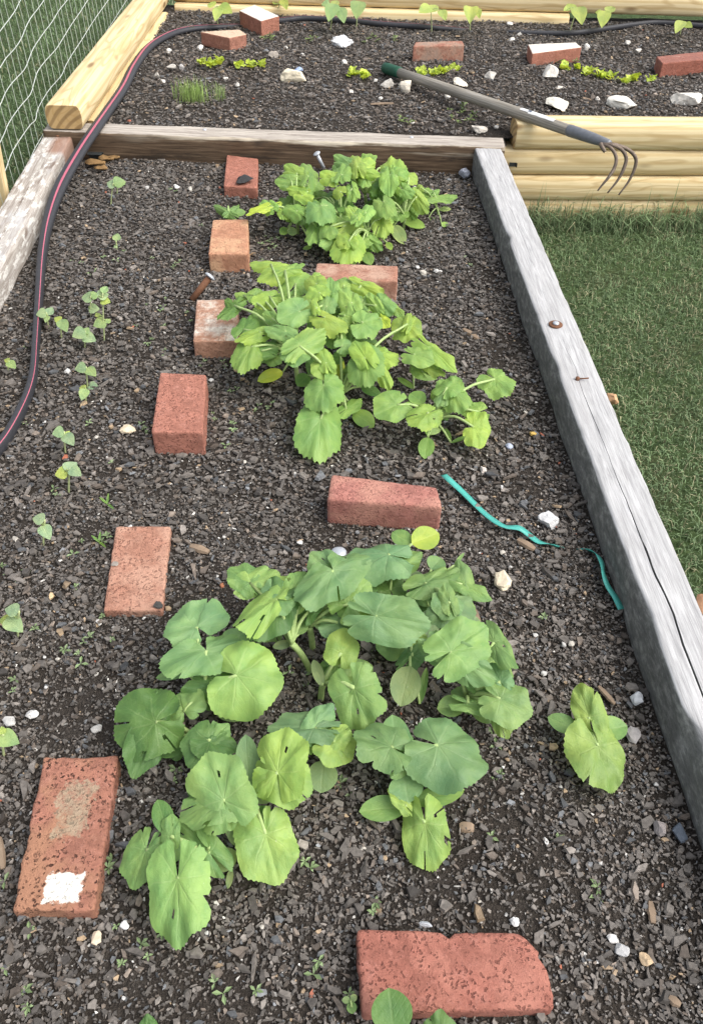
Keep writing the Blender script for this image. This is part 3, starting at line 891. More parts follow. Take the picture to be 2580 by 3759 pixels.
def rock_mesh(name, sx, sy, sz, seed, sub=3, jag=0.28, flat=False):
    bm = bmesh.new()
    bmesh.ops.create_icosphere(bm, subdivisions=sub, radius=1.0)
    rr = random.Random(seed)
    planes = [(Vector((rr.gauss(0, 1), rr.gauss(0, 1), rr.gauss(0, 1))).normalized(), rr.uniform(0.45, 0.8)) for _ in range(12)]
    for v in bm.verts:
        p = v.co.copy()
        for n_, d in planes:
            k = p.dot(n_)
            if k > d: p -= n_ * (k - d) * 0.97
        p *= 1 + jag * 0.45 * nz(p.x + seed, p.y, p.z, 2.2) + 0.10 * nz(p.x, p.y + seed, p.z, 6)
        v.co = Vector((p.x * sx, p.y * sy, p.z * sz))
    me = bpy.data.meshes.new(name)
    bm.to_mesh(me); bm.free()
    me.polygons.foreach_set('use_smooth', [False] * len(me.polygons))
    return me

def stone(name, box, z, c, label, seed, flat=0.55, cat='stone', group=None, sink=0.25, rot=0.0, jag=0.28):
    x0, y0, x1, y1 = box
    p = at((x0 + x1) / 2, (y0 + y1) / 2, z)
    s = ppm(p)
    el = math.asin((CAM[2] - p[2]) / np.linalg.norm(CAM - p))
    rx = (x1 - x0) / 2 / s * 1.18
    hp = (y1 - y0) / 2 / s * 1.18
    ry = rx * 0.8; rz = rx * flat
    k = hp / math.hypot(ry * math.sin(el), rz * math.cos(el))
    ry *= k; rz *= min(k, 1.3)
    me = rock_mesh(name, rx, ry, rz, seed, 3 if rx > 0.008 else 2, jag)
    mw_ = Matrix.Translation(Vector((p[0], p[1], z + rz * (1 - sink) - rz * 0.35))) @ Matrix.Rotation(rot, 4, 'Z')
    if min(c) > 0.42: c = tuple(x * 0.88 for x in c)
    o = link(name, me, stone_mat(c), mw=mw_)
    return tag(o, label, cat, group)

WHT, CRM, GRY = (0.58, 0.55, 0.50), (0.66, 0.56, 0.40), (0.33, 0.32, 0.31)
FR = 'pale rocks in the far bed'
Zf0 = FAR_Z + 0.004
stone('rock', (1037, 270, 1122, 320), Zf0, (0.76, 0.68, 0.52), 'cream oblong rock in front of a scrap of blue', 1, 0.6, group=FR)
stone('rock', (1215, 150, 1300, 192), Zf0, (0.68, 0.69, 0.70), 'crumbled whitish lump of mortar behind the lettuces', 2, 0.4, group=FR, jag=0.9)
stone('rock', (988, 195, 1026, 224), Zf0, (0.50, 0.44, 0.38), 'pinkish grey pebble right of the second lettuce clump', 3, 0.8, group=FR)
stone('rock', (612, 240, 645, 260), Zf0, WHT, 'small white stone left of the first lettuce clump', 4, 0.7, group=FR)
stone('rock', (658, 240, 680, 262), Zf0, (0.45, 0.43, 0.42), 'small grey stone right beside the small white one', 5, 0.8, group=FR)
stone('rock', (566, 270, 588, 288), Zf0, WHT, 'small white stone left of the grass tuft, nearest the hose', 6, 0.8, group=FR)
stone('rock', (1078, 251, 1116, 268), Zf0, (0.33, 0.42, 0.60), 'scrap of pale blue stone behind the cream oblong rock', 7, 0.5, group=FR)
stone('rock', (836, 222, 864, 249), Zf0, (0.07, 0.06, 0.055), 'dark round lump between the two left lettuce clumps', 8, 0.9, group=FR)
stone('rock', (1397, 297, 1448, 328), Zf0, WHT, 'white rock just left of the fork handle, near the green cap', 9, 0.6, group=FR)
stone('rock', (1464, 310, 1516, 358), Zf0, (0.70, 0.64, 0.54), 'blocky cream rock left of the fork handle', 10, 0.9, group=FR)
stone('rock', (1772, 270, 1822, 306), Zf0, WHT, 'round white rock right of the fork handle, below the grey red brick', 11, 0.7, group=FR)
stone('rock', (1652, 296, 1714, 330), Zf0, (0.72, 0.66, 0.55), 'cream rock half hidden behind the fork handle', 12, 0.5, group=FR)
stone('rock', (1982, 258, 2052, 312), Zf0, (0.78, 0.74, 0.67), 'tall white angular rock left of the largest lettuce', 13, 0.8, group=FR)
stone('rock', (2004, 366, 2086, 416), Zf0, (0.80, 0.76, 0.66), 'flat white rock behind the end of the log wall', 14, 0.3, group=FR)
stone('rock', (2230, 366, 2346, 416), Zf0, (0.80, 0.77, 0.69), 'wide flat white rock behind the log wall', 15, 0.3, group=FR)
stone('rock', (2466, 352, 2568, 404), Zf0, (0.77, 0.73, 0.66), 'rounded white rock at the right end behind the log wall', 16, 0.45, group=FR)
stone('rock', (2036, 318, 2074, 332), Zf0, (0.70, 0.64, 0.56), 'thin pale flake below the tall angular rock', 17, 0.3, group=FR)
stone('rock', (1726, 466, 1782, 496), Zf0, (0.60, 0.56, 0.50), 'lumpy pale stone by the left end of the log wall', 18, 0.5, group=FR)
FPEB = [(1868, 93, 11), (1874, 153, 12), (1905, 130, 10), (2151, 179, 13), (2300, 160, 10), (2340, 192, 11), (2192, 366, 9), (735, 180, 12), (1050, 178, 8), (1110, 205, 9), (1485, 235, 7),
                                (830, 290, 8), (872, 315, 9), (1265, 235, 12), (1377, 297, 7), (1640, 360, 11), (1512, 452, 9), (1822, 470, 8), (620, 195, 12), (1290, 340, 8), (600, 300, 9), (1395, 365, 9)]
PLF = place_labels(FPEB, MARKS_F, FAR_Z, 'whitish pebble')
for i, (x, y, r0) in enumerate(FPEB):
    stone('pebble', (x - r0 * 1.1, y - r0 * .8, x + r0 * 1.1, y + r0 * .8), Zf0, (0.68, 0.65, 0.60), PLF[i], 40 + i, 0.7, 'pebble', 'small whitish pebbles of the far bed')

NR = 'loose stones in the near bed'
def ns(box, c, label, seed, flat=0.5, **kw): return stone('rock', box, 0.006, c, label, seed, flat, group=NR, **kw)
ns((1978, 1878, 2052, 1950), (0.66, 0.66, 0.66), 'white quartz stone above the teal ribbon', 60, 0.55)
ns((1800, 2097, 1872, 2174), (0.70, 0.61, 0.46), 'cream stone right of the nearest squash plants', 61, 0.55)
ns((2312, 2535, 2362, 2594), (0.62, 0.64, 0.67), 'pale grey glassy stone beside the grey sleeper', 62, 0.7)
ns((441, 1559, 497, 1596), (0.68, 0.57, 0.41), 'cream pebble left of the red brick with the chipped edge', 63, 0.5)
ns((1218, 2580, 1262, 2636), (0.45, 0.45, 0.45), 'grey stone under the leaves in the middle of the nearest squash', 64, 0.6)
ns((1862, 3366, 1906, 3400), (0.74, 0.74, 0.74), 'white oval pebble just behind the large red brick', 65, 0.6)
ns((1541, 3382, 1587, 3408), (0.42, 0.44, 0.47), 'bluish grey stone touching the back edge of the large red brick', 66, 0.5)
ns((1994, 3074, 2012, 3104), (0.75, 0.74, 0.71), 'tiny white pebble between the small squash and the right corner', 67, 0.6)
ns((2223, 3434, 2266, 3470), (0.62, 0.61, 0.59), 'whitish stone right of the large brick, farther of the pair', 68, 0.6)
ns((2243, 3466, 2300, 3514), (0.43, 0.43, 0.43), 'grey angular stone right of the large brick, nearer of the pair', 69, 0.6)
ns((2340, 3498, 2388, 3550), (0.45, 0.34, 0.22), 'tan stone at the lower right of the bed', 70, 0.6)
ns((2394, 3012, 2444, 3068), (0.29, 0.26, 0.25), 'round brownish grey stone near the lower right sleeper', 71, 0.7)
ns((2466, 3020, 2518, 3106), (0.10, 0.12, 0.15), 'dark blue slate lump near the lower right sleeper', 72, 0.5)
ns((444, 3384, 479, 3416), (0.78, 0.78, 0.78), 'bright white pebble below the worn brick with the mortar patch', 73, 0.6)
ns((334, 3424, 374, 3470), (0.55, 0.45, 0.34), 'tan flake below the worn brick with the mortar patch', 74, 0.4)
ns((1638, 548, 1684, 584), (0.27, 0.32, 0.42), 'bluish stone by the far right corner of the near bed', 75, 0.6)
ns((1680, 622, 1722, 660), (0.34, 0.36, 0.42), 'blue grey stone against the far right sleeper', 76, 0.6)
ns((1758, 1712, 1790, 1746), (0.66, 0.60, 0.55), 'whitish chip above the start of the teal ribbon', 77, 0.5)
ns((2292, 2664, 2346, 2736), (0.30, 0.285, 0.28), 'flat grey flake beside the lone squash seedling', 78, 0.25)
ns((1855, 1626, 1882, 1652), (0.36, 0.40, 0.50), 'small bluish pebble in front of the lobed squash on the right', 79, 0.6)
ns((1940, 1584, 1966, 1602), (0.62, 0.42, 0.12), 'small yellow pebble near the right sleeper', 80, 0.6)
ns((805, 2138, 824, 2162), (0.36, 0.15, 0.08), 'small orange pebble behind the nearest squash plants', 81, 0.7)
ns((180, 2176, 205, 2206), (0.50, 0.37, 0.22), 'tan pebble left of the speckled sunk brick, nearer one', 82, 0.7)
ns((228, 2130, 262, 2172), (0.20, 0.15, 0.10), 'brown pebble left of the speckled sunk brick, farther one', 83, 0.7)
ns((1380, 2985, 1432, 3025), (0.38, 0.36, 0.34), 'pale grey stone under the small squash with four leaves', 84, 0.5)
ns((100, 2608, 142, 2640), (0.62, 0.61, 0.59), 'white stone beyond the worn brick with the mortar patch', 85, 0.6)
ns((338, 2662, 378, 2692), (0.48, 0.47, 0.45), 'light grey stone near the large dark squash leaf on the left', 86, 0.6)
ns((14, 2630, 62, 2666), (0.52, 0.51, 0.49), 'light grey stone at the left edge beyond the worn brick', 87, 0.5)
small = [(725, 562, 13), (700, 697, 13), (648, 690, 12), (540, 692, 12), (60, 1983, 16), (1100, 1993, 12), (300, 1449, 13), (640, 1352, 10), (250, 1365, 14), (165, 1553, 9), (355, 1607, 10), (775, 1399, 10), (855, 1343, 9), (900, 1697, 8),
         (1840, 1790, 10), (1600, 1000, 11), (1553, 1005, 12), (1615, 1000, 10), (1530, 983, 9), (1928, 1518, 12), (1675, 1255, 8), (1870, 2085, 10), (1843, 2030, 12), (1963, 2333, 11), (2068, 2368, 12), (2095, 2366, 14), (1995, 2475, 12), (2055, 2888, 10),
         (1852, 2950, 11), (1835, 3116, 11), (1857, 3358, 11), (2142, 3533, 11), (2190, 3533, 9), (2042, 3684, 10), (1330, 3115, 14), (1475, 2960, 10), (250, 3440, 10), (962, 3405, 11), (455, 3665, 10), (760, 3425, 9), (1305, 3720, 8), (170, 2525, 9),
         (165, 2412, 8), (215, 2420, 9), (360, 2280, 8), (530, 2270, 8), (2215, 1640, 8), (2405, 2880, 11), (2200, 3170, 12), (1760, 3310, 9), (1960, 3170, 8), (540, 1990, 12), (100, 1988, 10), (480, 1935, 9)]
PLN = place_labels(small, MARKS_N, 0.0, 'whitish pebble')
for i, (x, y, r0) in enumerate(small):
    stone('pebble', (x - r0 * .95, y - r0 * .75, x + r0 * .95, y + r0 * .75), 0.004, [(0.52, 0.51, 0.49), (0.45, 0.42, 0.37), (0.60, 0.59, 0.57)][i % 3], PLN[i], 100 + i, 0.6, 'pebble', 'small whitish pebbles of the near bed')

# pieces of wood lying about
WOODC = mat_plain('wood_splinter', (0.23, 0.17, 0.12), 0.8, 0.2, nscale=90, var=0.4)
def splinter(a, b, z, wd, label, seed):
    p, q = at(*a, z), at(*b, z)
    L = np.linalg.norm(q - p)
    n = 6; V, Fc = [], []
    mw_, L = frame_xy(p, q, z)
    for i in range(n + 1):
        t = i / n; e = 0.35 + 0.65 * math.sin(math.pi * (0.12 + 0.76 * t))
        w_ = wd * e * (1 + 0.3 * nz(t * 5, seed)); h_ = wd * 0.4 * e
        V += [(L * t, -w_ / 2, 0), (L * t, w_ / 2, -0.001), (L * t, w_ * 0.3, h_), (L * t, -w_ * 0.35, h_ * 0.85)]
    for i in range(n):
        for k in range(4):
            a_, b_ = i * 4 + k, i * 4 + (k + 1) % 4
            Fc.append((a_, b_, b_ + 4, a_ + 4))
    Fc += [(3, 2, 1, 0), (n * 4, n * 4 + 1, n * 4 + 2, n * 4 + 3)]
    return tag(link('wood_splinter', mesh('wood_splinter', V, Fc, False), WOODC, mw=mw_), label, 'wood chip', 'splinters of wood in the beds')
splinter((1530, 585), (1562, 616), 0.006, 0.014, 'pale splinter of wood behind the far squash clump', 1)
splinter((1700, 1210), (1755, 1246), 0.006, 0.017, 'reddish brown wood chip right of the middle squash clump', 2)
splinter((1898, 1982), (1962, 2018), 0.006, 0.016, 'flat brown wood chip below the teal ribbon', 3)
splinter((700, 2005), (768, 2028), 0.006, 0.017, 'brown bark chip right of the speckled sunk brick', 4)
splinter((1684, 3035), (1738, 3040), 0.006, 0.018, 'orange brown wood chip beside the small squash with four leaves', 5)
splinter((2110, 356), (2170, 368), Zf0, 0.012, 'brown stick between the white rocks behind the log wall', 6)
splinter((1360, 383), (1445, 380), Zf0, 0.012, 'long brown stick left of the fork handle', 7)
splinter((2385, 3310), (2395, 3390), 0.006, 0.012, 'upright lying stick near the lower right corner', 8)
splinter((2452, 3660), (2495, 3690), 0.006, 0.012, 'small tan stick in the lower right corner', 9)
splinter((0, 3075), (12, 3190), 0.006, 0.010, 'grey stick at the left edge beside the worn brick', 10)
splinter((2195, 2520), (2255, 2585), 0.006, 0.010, 'thin brown stick behind the lone squash seedling', 11)
splinter((1745, 2240), (1760, 2300), 0.006, 0.010, 'thin bark strip beside the right squash leaves', 12)

# ------------------------------------------------------------------ hose
HOSE = mat_plain('black_rubber', (0.035, 0.036, 0.042), 0.55, 0.35, nscale=120, var=0.3, bump=0.15)
PINK = mat_plain('pink_stripe', (0.42, 0.115, 0.165), 0.6, 0.3, nscale=120, var=0.15, bump=0.0)
def hose(rows, label, stripe_side):
    """rows: (px, py, z of the centre, half width, half height, stripe angle in degrees or None)"""
    pts = [at(x, y, z) for x, y, z, *_ in rows]
    ctl = spline([np.concatenate([p, [r[3] * 1.10, r[4] * 1.05, r[5]]]) for p, r in zip(pts, rows)], 7)
    n = 14
    V, Fc, SV, SF = [], [], [], []
    for i, c in enumerate(ctl):
        p = Vector(c[:3])
        t = (Vector(ctl[min(i + 1, len(ctl) - 1)][:3]) - Vector(ctl[max(i - 1, 0)][:3])).normalized()
        s = t.cross(Vector((0, 0, 1))).normalized(); b = s.cross(t).normalized()
        for k in range(n):
            a = 2 * math.pi * k / n
            ca, sa = math.cos(a), math.sin(a)
            e = 0.7
            V.append(p + s * (math.copysign(abs(ca) ** e, ca) * c[3]) + b * (math.copysign(abs(sa) ** e, sa) * c[4]))
        a0 = math.radians(c[5])
        for da in (-0.105, 0.0, 0.105):
            a = a0 + da; ca, sa = math.cos(a), math.sin(a); e = 0.7
            SV.append(p + s * (math.copysign(abs(ca) ** e, ca) * c[3] * 1.045) + b * (math.copysign(abs(sa) ** e, sa) * c[4] * 1.045 + 0.0004))
    for i in range(len(ctl) - 1):
        for k in range(n):
            a, b_ = i * n + k, i * n + (k + 1) % n
            Fc.append((a, b_, b_ + n, a + n))
        for k in range(2):
            a = i * 3 + k
            SF.append((a, a + 1, a + 4, a + 3))
    Fc += [tuple(reversed(range(n))), tuple(range((len(ctl) - 1) * n, len(ctl) * n))]
    o = empty('garden_hose', (pts[0][0], pts[0][1], 0), label, 'hose')
    link('hose_body', mesh('hose_body', V, Fc), HOSE, o)
    if stripe_side: link('stripe', mesh('stripe', SV, SF), PINK, o)
    return o
hw = 0.0165
hose([(-130, 1760, 0.016, .0085, .015, 60), (0, 1643, 0.016, .0085, .015, 55), (81, 1506, 0.016, .008, .015, 50), (121, 1393, 0.017, .0075, .015, 50), (133, 1263, 0.018, .0075, .016, 52),
      (144, 1102, 0.022, .0085, .016, 60), (156, 940, 0.028, .011, .015, 70), (179, 809, 0.040, .0145, .012, 80), (222, 687, 0.062, .018, .011, 84), (290, 566, 0.088, .018, .010, 86),
      (345, 482, 0.103, .018, .010, 86), (394, 412, 0.100, .0175, .010, 86), (453, 325, 0.094, .0175, .010, 86), (495, 243, 0.090, .0175, .010, 88), (550, 172, 0.088, .017, .010, 92),
      (623, 128, 0.087, .016, .010, 95), (700, 107, 0.086, .015, .010, 96), (800, 99, 0.083, .014, .009, 96), (862, 97, 0.074, .013, .008, 96), (900, 96, 0.065, .013, .008, 96)],
     'black hose with a pink stripe curving over the sleeper on the left', True)
hose([(940, 85, 0.068, .012, .009, 100), (1000, 80, 0.084, .012, .010, 100), (1060, 72, 0.09, .012, .010, 100), (1130, 67, 0.092, .012, .010, 100), (1290, 77, 0.092, .012, .010, 100), (1411, 89, 0.090, .012, .010, 100),
      (1557, 99, 0.088, .012, .010, 100), (1640, 106, 0.082, .012, .009, 100), (1720, 112, 0.071, .012, .008, 100)], 'stretch of striped hose under the back log, behind the white topped brick', True)
hose([(1850, 117, 0.070, .010, .009, 90), (1897, 120, 0.082, .010, .009, 90), (2099, 121, 0.088, .010, .010, 90), (2220, 105, 0.09, .010, .010, 90), (2341, 88, 0.09, .010, .010, 90),
      (2422, 83, 0.09, .010, .010, 90), (2580, 95, 0.09, .010, .010, 90), (2680, 108, 0.09, .010, .010, 90)], 'plain black hose along the foot of the back log at the right', False)

# ------------------------------------------------------------------ wire fence and its stake
WIRE = mat_plain('galvanised_wire', (0.62, 0.66, 0.62), 0.4, 0.5, metal=0.35, nscale=200, var=0.1, bump=0)
WIREV = mat_plain('galvanised_upright_wire', (0.56, 0.61, 0.54), 0.45, 0.5, metal=0.35, nscale=200, var=0.1, bump=0)
fa, fb = np.array([-1.085, 2.2, 0]), np.array([-1.135, 4.4, 0])
fd = (fb - fa) / np.linalg.norm(fb - fa); fn = np.array([fd[1], -fd[0], 0])
def fpt(px, py): return at_plane(px, py, fa, fn)
Z4 = 600 / 1595
wires = [[(0, 310), (60, 230), (110, 165), (160, 90), (205, 0)],
         [(0, 665), (60, 570), (150, 470), (215, 370), (250, 280), (300, 180), (370, 90), (435, 0)],
         [(0, 1035), (60, 900), (130, 800), (240, 680), (285, 580), (330, 470), (430, 320), (510, 215), (580, 100), (660, 0)],
         [(20, 1360), (90, 1200), (200, 1040), (300, 920), (335, 810), (370, 700), (450, 590), (550, 480), (620, 370), (700, 240), (790, 110), (860, 0)],
         [(-60, 1850), (50, 1675), (130, 1470), (290, 1230), (350, 1170), (375, 1060), (480, 880), (600, 740), (650, 630), (720, 510), (800, 390), (880, 260), (960, 140), (1060, 0)],
         [(0, 2080), (130, 1860), (270, 1610), (350, 1440), (430, 1300), (510, 1150), (700, 850), (900, 530), (1070, 265), (1240, 0)]]
fence = empty('wire_fence', (fa[0], fa[1], LAWN_Z), 'fence of thin galvanised wires along the left side, wavy strands running back', 'fence')
lines = []
for wz in wires:
    P = [fpt(x * Z4, y * Z4) for x, y in wz]
    # carry each strand on beyond the picture both ways
    d0 = P[0] - P[2]; d1 = P[-1] - P[-3]
    P = [P[0] + d0 / np.linalg.norm(d0) * k for k in (0.9, 0.5, 0.2)] + P + [P[-1] + d1 / np.linalg.norm(d1) * k for k in (0.2, 0.6, 1.1)]
    lines.append(P)
    V, Fc = tube(spline(P, 4), 0.0013, 5)
    link('horizontal_wire', mesh('horizontal_wire', V, Fc), WIRE, fence)
def line_z(P, s):
    S = [np.dot(p - fa, fd) for p in P]; Zs = [p[2] for p in P]
    return float(np.interp(s, S, Zs))
smin, smax = -0.55, 3.3
nv = 62
for i in range(nv):
    s = smin + (smax - smin) * (i + rng.uniform(-.15, .15)) / nv
    zs = sorted([line_z(P, s + rng.uniform(-.01, .01)) for P in lines])
    sp = max(0.05, zs[-1] - zs[-2])
    pts = []
    jit = rng.uniform(-.012, .012, 9)
    for k, z in enumerate([max(LAWN_Z - 0.02, zs[0] - 0.18)] + zs + [zs[-1] + sp, zs[-1] + 2 * sp]):
        pts.append(fa + fd * (s + 0.35 * jit[k % 9]) + np.array([0, 0, z]))
    V, Fc = tube(pts, 0.00095, 4)
    link('upright_wire', mesh('upright_wire', V, Fc), WIREV, fence)
# stake at the left edge
q0 = at(26, 730, 0.05) + np.array([-0.034, 0.03, 0])
q1 = at_plane(-8, 470, q0, np.array([0, 1.0, 0])) + np.array([-0.034, 0, 0])
dS = Vector(q1 - q0).normalized()
bS = Vector(q0) - dS * ((0.05 - LAWN_Z + 0.05) / dS.z)
sS = dS.cross(Vector((0, 1, 0))).normalized(); tS = dS.cross(sS)
mwS = Matrix(((dS.x, sS.x, tS.x, bS.x), (dS.y, sS.y, tS.y, bS.y), (dS.z, sS.z, tS.z, bS.z), (0, 0, 0, 1)))
V = []
for t, k in ((0, .3), (0.08, 1), (0.5, 1), (1.15, 1)):
    V += [(t, a * k, b * k) for a, b in ((-.026, -.018), (.026, -.018), (.026, .018), (-.026, .018))]
Fc = [(0, 3, 2, 1), (12, 13, 14, 15)] + [(i * 4 + k, i * 4 + (k + 1) % 4, (i + 1) * 4 + (k + 1) % 4, (i + 1) * 4 + k) for i in range(3) for k in range(4)]
tag(link('fence_stake', mesh('fence_stake', V, Fc, False), PINE, mw=mwS), 'pale wooden fence stake at the left edge, outside the sleeper', 'stake')

# ------------------------------------------------------------------ three-pronged garden fork
HANDLE = NT('weathered_ash_handle')
_c = HANDLE.obj((6, 220, 220)); _g = HANDLE.noise(_c, 1.0, 5, 0.6)
HANDLE.col(HANDLE.ramp(_g, [(0.3, (0.16, 0.145, 0.12)), (0.55, (0.30, 0.275, 0.235)), (0.75, (0.42, 0.40, 0.36))])); HANDLE.rough(0.75, 0.25); HANDLE.bump(_g, 0.3, 0.001)
HANDLE = HANDLE.m
GREENR = mat_plain('green_rubber', (0.016, 0.075, 0.045), 0.6, 0.3, nscale=60, var=0.4)
STEEL = mat_plain('grey_painted_steel', (0.17, 0.18, 0.20), 0.5, 0.4, metal=0.3, nscale=70, var=0.3)
RUSTY = mat_plain('rusty_tine', (0.16, 0.125, 0.10), 0.6, 0.35, metal=0.4, nscale=80, var=0.55)
WSTICK = mat_plain('worn_white_sticker', (0.68, 0.68, 0.66), 0.5, 0.3, nscale=50, var=0.15)
k0, k1 = at(1410, 248, 0.102), at(2248, 533, 0.172)
ka = Vector(k1 - k0); kL = ka.length; ka.normalize()
kb = ka.cross(Vector((0, 0, 1))).normalized(); kc = kb.cross(ka)
mwK = Matrix(((ka.x, kb.x, kc.x, k0[0]), (ka.y, kb.y, kc.y, k0[1]), (ka.z, kb.z, kc.z, k0[2]), (0, 0, 0, 1)))
fork = empty('garden_fork', k0, 'three pronged garden fork with a weathered wooden handle and green cap', 'garden fork')
def ftube(name, xs, rs, mat, n=16, parent=fork):
    V, Fc = tube([(x, 0, 0) for x in xs], rs, n)
    return link(name, mesh(name, V, Fc), mat, parent, mw=mwK)
ftube('handle', [0.09, 0.3, 0.5, kL * 0.6, kL * 0.86, kL * 0.865], [0.0175, 0.0185, 0.019, 0.019, 0.0175, 0.017], HANDLE)
ftube('end_cap', [0.0, 0.004, 0.02, 0.085, 0.105, 0.107], [0.012, 0.0195, 0.021, 0.021, 0.0205, 0.018], GREENR)
ftube('ferrule', [kL * 0.845, kL * 0.85, kL * 0.93, kL * 0.985, kL * 0.99], [0.0178, 0.0188, 0.0168, 0.0125, 0.010], STEEL)
# worn label wrapped over the handle
V, Fc = [], []
for i in range(9):
    t = i / 8; x = kL * (0.66 + 0.135 * t)
    for k in range(7):
        a = math.radians(48 + 62 * k / 6 + 6 * nz(i * 0.9, k * .4)); r0 = 0.0196
        V.append((x + 0.004 * nz(k * 0.7, i * .5), math.cos(a) * r0, math.sin(a) * r0))
Fc = [(i * 7 + k, (i + 1) * 7 + k, (i + 1) * 7 + k + 1, i * 7 + k + 1) for i in range(8) for k in range(6) if not (i > 5 and k > 3) and not (i < 2 and k < 1)]
stick = link('sticker', mesh('sticker', V, Fc), WSTICK, fork, mw=mwK)
stick['label'] = 'torn white sticker with a small blue mark'
V, Fc = [], []
for i in range(2):
    for k in range(3):
        a = math.radians(70 + 22 * k / 2); V.append((kL * (0.69 + 0.012 * i), math.cos(a) * 0.0203, math.sin(a) * 0.0203))
Fc = [(0, 3, 4, 1), (1, 4, 5, 2)]
link('blue_mark', mesh('blue_mark', V, Fc), mat_plain('blue_print', (0.03, 0.06, 0.13), 0.5, nscale=40, var=0.2, bump=0), stick, mw=mwK)
S2 = 1290 / 1595
def z2(x, y): return 1290 + x * S2, y * S2
Yt = k1[1]
def tine(pts, rad, last=0.35):
    P = []
    for i, (x, y, dy) in enumerate(pts):
        P.append(at_plane(*z2(x, y), np.array([0, Yt + dy, 0]), np.array([0, 1.0, 0])))
    C = spline(P, 5)
    m = len(C)
    V, Fc = tube(C, [rad * (1 if i < m * 0.6 else 1 - (1 - last) * (i - m * 0.6) / (m * 0.4)) for i in range(m)], 8)
    link('tine', mesh('tine', V, Fc), RUSTY, fork)
tine([(1128, 655, 0.02), (1165, 664, 0.0), (1190, 690, -.01), (1200, 725, -.02), (1190, 765, -.03), (1165, 805, -.045), (1140, 835, -.05), (1115, 866, -.055)], 0.0058)
tine([(1128, 655, 0.02), (1180, 658, 0.0), (1225, 680, 0.0), (1245, 720, -.005), (1232, 770, -.015), (1205, 820, -.025), (1160, 876, -.035)], 0.0058)
tine([(1128, 655, 0.02), (1190, 656, 0.005), (1255, 680, 0.015), (1288, 718, 0.015), (1283, 765, .01), (1255, 825, 0.0), (1210, 886, -.01)], 0.0058)
tine([(1128, 652, 0.0), (1136, 668, -.012), (1150, 690, -.02)], 0.0065, 0.7)

# ------------------------------------------------------------------ teal ribbon
TEAL = NT('teal_ribbon'); TEAL.col((0.10, 0.50, 0.43)); TEAL.rough(0.4, 0.4)
_t = TEAL.n('ShaderNodeBsdfTranslucent'); _t.inputs[0].default_value = (0.10, 0.5, 0.43, 1)
_m = TEAL.n('ShaderNodeMixShader'); _m.inputs[0].default_value = 0.25
TEAL.l(TEAL.b.outputs[0], _m.inputs[1]); TEAL.l(_t.outputs[0], _m.inputs[2]); TEAL.l(_m.outputs[0], TEAL.o.inputs[0]); TEAL = TEAL.m
rb = [(1628, 1742, .016, 15, 0), (1650, 1762, .022, 15, 0), (1698, 1806, .016, 15, .1), (1767, 1874, .014, 15, .2), (1815, 1912, .018, 15, .15), (1856, 1933, .02, 13, .3), (1905, 1938, .022, 14, 0),
      (1940, 1962, .014, 14, .1), (1975, 1988, .012, 13, .2), (2014, 1996, .014, 8, .8), (2050, 2010, .002, 4, 1.3), (2091, 2024, -.006, 3, 1.5), (2148, 2019, .004, 4, 1.2), (2185, 2030, .02, 8, .8), (2204, 2056, .024, 12, .5),
      (2212, 2090, .03, 8, .8), (2218, 2118, .03, 10, .6), (2232, 2155, .024, 13, .3), (2257, 2192, .018, 14, .2), (2279, 2236, .012, 14, .1)]
pts = [np.concatenate([at(x, y, z), [w_, tw]]) for x, y, z, w_, tw in rb]
C = spline(pts, 5)
V, Fc = [], []
for i, c in enumerate(C):
    p = Vector(c[:3]); t = (Vector(C[min(i + 1, len(C) - 1)][:3]) - Vector(C[max(i - 1, 0)][:3])).normalized()
    s = t.cross(Vector((0, 0, 1))).normalized(); s = (s * math.cos(c[4]) + Vector((0, 0, 1)) * math.sin(c[4]))
    hwid = 13.5 / ppm(p) / 1.0
    hwid = min(hwid, 0.0068)
    V += [p - s * hwid, p + s * hwid]
Fc = [(2 * i, 2 * i + 1, 2 * i + 3, 2 * i + 2) for i in range(len(C) - 1)]
o = link('plastic_ribbon', mesh('plastic_ribbon', V, Fc), TEAL)
md = o.modifiers.new('thick', 'SOLIDIFY'); md.thickness = 0.0006
tag(o, 'teal plastic ribbon trailing over the mulch to the grey sleeper', 'ribbon')

# ------------------------------------------------------------------ bolts, nails, brackets and scraps
ZINC = mat_plain('dull_zinc', (0.47, 0.50, 0.54), 0.5, 0.5, metal=0.4, nscale=90, var=0.3)
RUST = mat_plain('rust', (0.14, 0.065, 0.035), 0.8, 0.3, nscale=110, var=0.5)
DARKM = mat_plain('dark_metal', (0.05, 0.055, 0.055), 0.5, 0.4, metal=0.4, nscale=90, var=0.4)
def bolt(base, headp, hr, sr, label, shaftmat, washer=None):
    base, headp = Vector(base), Vector(headp)
    d = (headp - base).normalized()
    q = d.to_track_quat('Z', 'Y').to_matrix().to_4x4()
    o = empty('coach_bolt', base, label, 'bolt')
    L = (headp - base).length
    V, Fc = tube([(0, 0, 0), (0, 0, L * .5), (0, 0, L)], sr, 10)
    link('shaft', mesh('shaft', V, Fc), shaftmat, o, mw=Matrix.Translation(base) @ q)
    prof = [(0, hr * .55), (hr * .12, hr * .98), (hr * .3, hr), (hr * .5, hr * .8), (hr * .62, hr * .45), (hr * .66, hr * .06)]
    V, Fc = tube([(0, 0, a) for a, _ in prof], [b for _, b in prof], 18)
    link('head', mesh('head', V, Fc), ZINC, o, mw=Matrix.Translation(headp) @ q)
    return o
bolt(at(1245, 2075, 0.0), at(1243, 2034, 0.03), 0.0145, 0.0075, 'zinc bolt with a domed head standing among the nearest squash leaves', ZINC)
bolt(at(704, 1102, 0.0), at(768, 1020, 0.045), 0.0155, 0.009, 'rusty coach bolt leaning beside the whitened brick', RUST)
